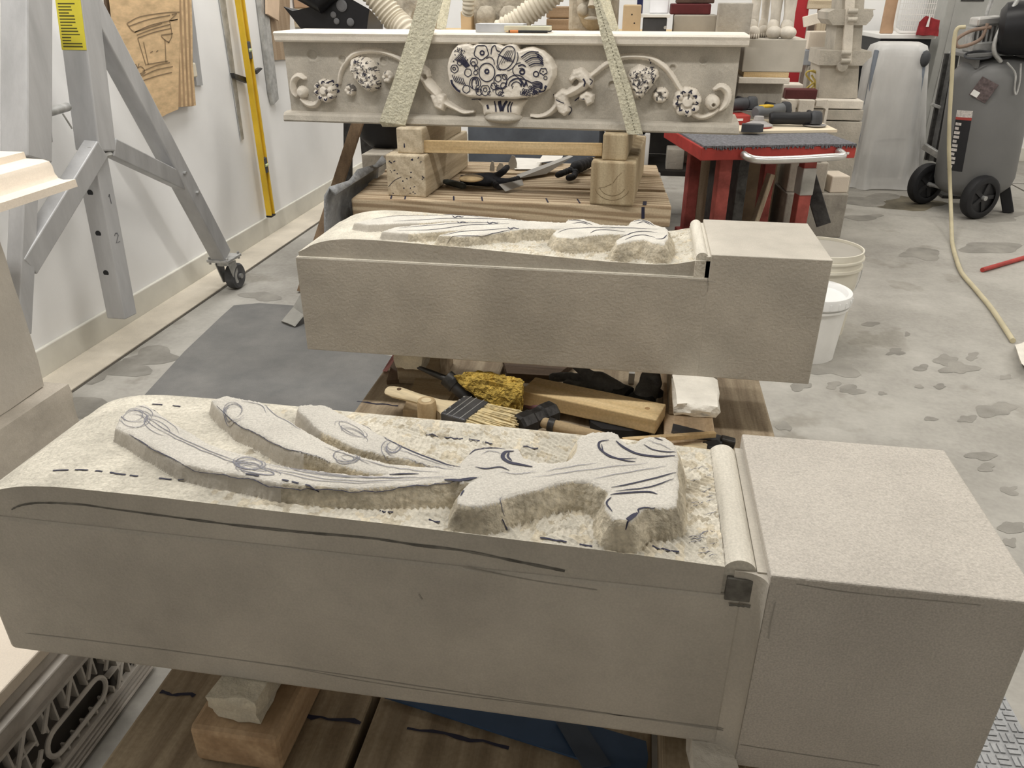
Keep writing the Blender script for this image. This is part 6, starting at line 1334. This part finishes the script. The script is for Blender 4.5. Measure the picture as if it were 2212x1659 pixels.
# ---- corbel stack
Yc = 5.0
base = PY(1790, 212, Yc).z
bl = thing('stone_block', 'long stone ledge block with square front carrying the scrolled corbel', 'stone block', (1.1, Yc, 0)); zA = PY(1800, 262, Yc-.1).z; zB = PY(1800, 237, Yc-.1).z
xa, xb = PY(1690, 240, Yc-.1).x, PY(1868, 240, Yc-.1).x
MB().box(xa-1.1, xb-1.1, -.1, .54, 0, zA, b=.004).build('block', MANT, bl)
sbox('stone_block', xa-.03, xb-.005, Yc-.1, Yc+.54, zA+.006, zB, MANT, 'middle course of pale stone under the corbel', 'stone block', b=.004)
sbox('stone_block', xa-.05, xb-.015, Yc-.1, Yc+.54, zB+.005, base-.001, MANTP, 'top course of pale stone under the corbel', 'stone block', b=.004)
cb = thing('stone_corbel', 'tall stone corbel stack with two scrolled capitals at back right', 'stone carving', (PY(1810, 200, Yc).x, Yc, base))
def CB(px, py): q = PY(px, py, Yc); return (q.x-cb.location.x, q.z-base)
def cpoly(pix, d0, d1, nm, mat=MANT): MB().prism([CB(*p) for p in pix], -d1, -d0, Matrix.Rotation(pi/2, 4, 'X')).build(nm, mat, cb)
cpoly([(1768, 212), (1852, 212), (1856, 140), (1772, 136)], 0, .3, 'base_block')
cpoly([(1766, 140), (1860, 141), (1872, 128), (1880, 122), (1880, 110), (1770, 108), (1768, 125)], -.03, .3, 'lower_capital'); cpoly([(1802, 110), (1860, 110), (1864, 52), (1808, 52)], .0, .28, 'lower_shaft')
cpoly([(1796, 54), (1868, 54), (1878, 44), (1884, 34), (1883, 22), (1889, 20), (1800, 20), (1788, 26), (1788, 42)], -.03, .3, 'upper_capital'); cpoly([(1818, 22), (1866, 22), (1870, -40), (1822, -40)], 0, .28, 'upper_shaft')
cpoly([(1817, 136), (1836, 136), (1846, -40), (1828, -40)], -.035, .02, 'centre_strip', MANTP)
for px, py in [(1823, 113), (1822, 130), (1837, 24), (1836, 42)]:
    x, z = CB(px, py); MB().cyl((x-.025, -.055, z), (x+.025, -.055, z), .014, n=16).build('roll', MANT, cb, smooth=True)
x, z = CB(1817, 142); MB().lathe([(.0001, -.05), (.028, -.045), (.034, -.01), (.034, 0)], Matrix.Translation((x, 0, z)) @ Matrix.Rotation(pi/2, 4, 'X') @ Matrix.Scale(-1, 4, (0, 0, 1)), n=18).build('boss', MANT, cb, smooth=True)
# pieces stacked beside it
t, za = pbox('maroon_brick', 1697, 193, 1766, 207, 4.92, .08, mk('maroon_brick', (.11, .03, .03), .7, var=.15), 'maroon brick lying on the pale ledge', 'brick', zb=base)
pbox('white_slab', 1655, 182, 1735, 197, 5.0, .14, MANTP, 'small white stone slab behind the maroon brick', 'stone slab', zb=base)
t, zq = pbox('stone_block', 1742, 142, 1770, 200, 5.36, .1, GREYST, 'dark stone upright behind the yellow cord', 'stone block', zb=base)
t, zq2 = pbox('stone_slab', 1735, 108, 1770, 136, 5.36, .14, mk('bluegrey_stone', (.40, .42, .46), .8), 'bluish stone slab stacked left of the corbel', 'stone slab', zb=zq+.001)
pbox('cream_box', 1746, 68, 1796, 104, 5.37, .12, CREAM, 'square cream stone sample left of the corbel', 'stone sample', zb=zq2+.001)
r = random.Random(8); c = PY(1754, 168, 5.12); pts = [tuple(c+Vector((.05*sin(k*1.7)*r.uniform(.5, 1), .02*cos(k*2.3), .07*cos(k*.9)+.0))) for k in range(14)]
cmin = min(p[2] for p in pts); o = MB().tube(smooth_line([(p[0], p[1], p[2]-cmin+base+.006) for p in pts], 5), .0055, n=8).build('yellow_cord', mk('yellow_cord', (.60, .47, .13), .6), smooth=True); tag(o, 'tangled yellow cord hanging by the corbel base', 'cord')
for k, (a, b_, w_) in enumerate([(1693, 216, 20), (1718, 216, 34), (1755, 215, 28)]):
    v = PY(a+w_/2, 262, 4.82); tt = thing('stone_bracket', ['left curved stone bracket behind the red table', 'square pale stone tile leaning behind the red table', 'right hooked stone bracket behind the red table'][k], 'stone bracket', (v.x, 4.80, 0)); hgt = PY(a, b_, 4.80).z; ww = (PY(a+w_, 240, 4.8)-PY(a, 240, 4.8)).x/2
    if k == 1: MB().box(-ww, ww, 0, .05, 0, hgt, b=.004).build('tile', MANTP, tt)
    else:
        s_ = 1 if k else -1; MB().prism([(-ww*s_, 0), (-ww*s_*.4, 0), (-ww*s_*.4, hgt-.06), (0, hgt-.035), (ww*s_, hgt-.035), (ww*s_, hgt-.01), (ww*s_*.8, hgt), (-ww*s_*.8, hgt), (-ww*s_, hgt-.02)] if k == 0 else [(ww, 0), (ww*.6, 0), (ww*.6, hgt-.05), (-ww*.2, hgt-.035), (-ww, hgt-.035), (-ww, hgt-.005), (ww*.7, hgt), (ww, hgt-.03)], -.06, 0, Matrix.Rotation(pi/2, 4, 'X')).build('bracket', MANTP, tt)
t, zz = pbox('shelf_slab', 1745, 0, 1825, 18, 5.6, .2, WT('x'), 'pale timber beam at the top behind the corbel', 'beam', zb=PY(1785, 20, 5.6).z)
MB().box(-.03, .03, .05, .1, -t.location.z, 0, b=.003).build('post', WT('z'), t)
o = MB().beam(PY(1735, 48, 5.5), PY(1800, 30, 5.5), .03, .06, b=.003).build('pale_moulding', MANTP); tag(o, 'pale stone moulding strip leaning left of the upper capital', 'moulding')
sbox('stone_block', PY(1742, 70, 5.8).x, PY(1812, 70, 5.8).x, 5.78, 6.0, 0, PY(1770, 46, 5.5).z-.02, GREYST, 'large grey stone slab standing behind the cream sample', 'stone block')
# ---- small side table with wire basket
sd = thing('side_table', 'white-topped small table with dark frame by the back wall', 'table', (1.85, 6.3, 0)); zt = PY(1960, 74, 6.15).z
xa, xb = PY(1902, 66, 6.15).x, PY(2026, 66, 6.15).x
MB().box(xa-1.85, xb-1.85, -.15, .45, zt-.03, zt, b=.006).build('tabletop', WHITE, sd); MB().box(xa-1.83, xb-1.87, -.12, .43, zt-.16, zt-.031).build('apron', BLACK, sd)
for x in (xa-1.80, xb-1.90):
    for y in (-.10, .40): MB().box(x-.02, x+.02, y-.02, y+.02, 0, zt-.16).build('leg', BLACK, sd)
bk = thing('wire_basket', 'white wire basket standing on the small white table', 'basket', (PY(1965, 60, 6.2).x, 6.2, zt)); m = MB()
cx_ = bk.location.x; x0, x1 = PY(1938, 30, 6.2).x-cx_, PY(2018, 30, 6.2).x-cx_
MB().tube(smooth_line([(x0, 0, .36), (x0, 0, .07), (x0+.02, 0, .025), (x0+.06, 0, .010), (x1, 0, .010)], 5), .010, n=10).build('frame', WHITE, bk, smooth=True)
for k in range(16): x = x0+.03+(x1-x0-.03)*k/15; m.cyl((x, 0, .012), (x, 0, .36), .002, n=5, cap=False)
for k in range(9): m.cyl((x0, 0, .05+.035*k), (x1, 0, .05+.035*k), .002, n=5, cap=False)
m.build('wires', WHITE, bk)['kind'] = 'stuff'
pbox('cardboard_piece', 1914, -40, 1942, 54, 6.22, .03, MATS['tan_cardboard'], 'brown cardboard piece behind the wire basket', 'cardboard', zb=zt)
rb = thing('red_tool_bag', 'red fabric pouch with white emblem on the small table', 'bag', (PY(2003, 78, 6.08).x, 6.12, zt))
hull('pouch', [tuple(PY(a, b_, 6.08+d)) for a, b_ in [(1978, 76), (1986, 48), (2000, 34), (2012, 46), (2030, 44), (2026, 78)] for d in (0, .08)], mk('red_fabric', (.30, .03, .035), .8, var=.2, scale=20), rb, cuts=2, noise=.006)
MB().prism([(-.006, .05), (.012, .05), (.010, .11), (.003, .12)], .0, .004, Matrix.Translation((-.02, -.05, 0)) @ Matrix.Rotation(pi/2, 4, 'X')).build('emblem', WHITE, rb)

# ================================================================== sub-parts and groups
SUB = {'printed_lines': 'warning_label', 'plate_bolt': 'caster_plate', 'swivel': 'caster_plate', 'caster_wheel': 'caster_fork', 'axle': 'caster_fork', 'hub_cap': 'hub', 'hub': 'wheel', 'vial': 'vial_frame', 'sketch_lines': 'top_sheet',
       'rivet': 'ferrule', 'ferrule_rib': 'ferrule', 'decal_lettering': 'decal', 'decal_red_band': 'decal', 'hang_tag_label': 'hang_tag', 'lid_tabs': 'lid', 'paper_label': 'pail', 'bail': 'pail', 'contents': 'pail', 'basket_foot': 'fruit_basket',
       'handle_rim': 'solid_band', 'toe': 'foot', 'bolt_hole': 'inner_post', 'painted_number': 'inner_post', 'pin_wire': 'lock_pin', 'leg_tape': 'leg', 'white_sticker': 'tabletop', 'bead_end': 'bead', 'cooling_fin': 'pump_base', 'pump_head': 'pump_base', 'knot': 'board', 'hanging_hole': 'handle', 'stitching': 'front_webbing', 'roll': 'centre_strip', 'dust_smear': 'hood_shell', 'vent': 'door'}
def bname(o): return o.name.split('.')[0]
def ctr(o): return sum((Vector(c) for c in o.bound_box), Vector())/8
DONE = set()
for o in list(COL.objects):
    p = o.parent
    if p is None or p.parent is not None or bname(o) not in SUB: continue
    c = [q for q in p.children if bname(q) == SUB[bname(o)] and q is not o]
    if bname(o) == 'hub_cap': c = [q for q in p.children if bname(q) == 'wheel']
    if c: DONE.add(o.name); best = min(c, key=lambda q: (ctr(q)-ctr(o)).length); o.parent = best
names = {}
for o in COL.objects:
    if o.parent is None and o.get('category'): names.setdefault(bname(o), []).append(o)
for k, v in names.items():
    if len(v) > 1:
        for o in v: o['group'] = o.get('group') or k.replace('_', ' ')+('es' if k.endswith('x') else 's')+' in the workshop'
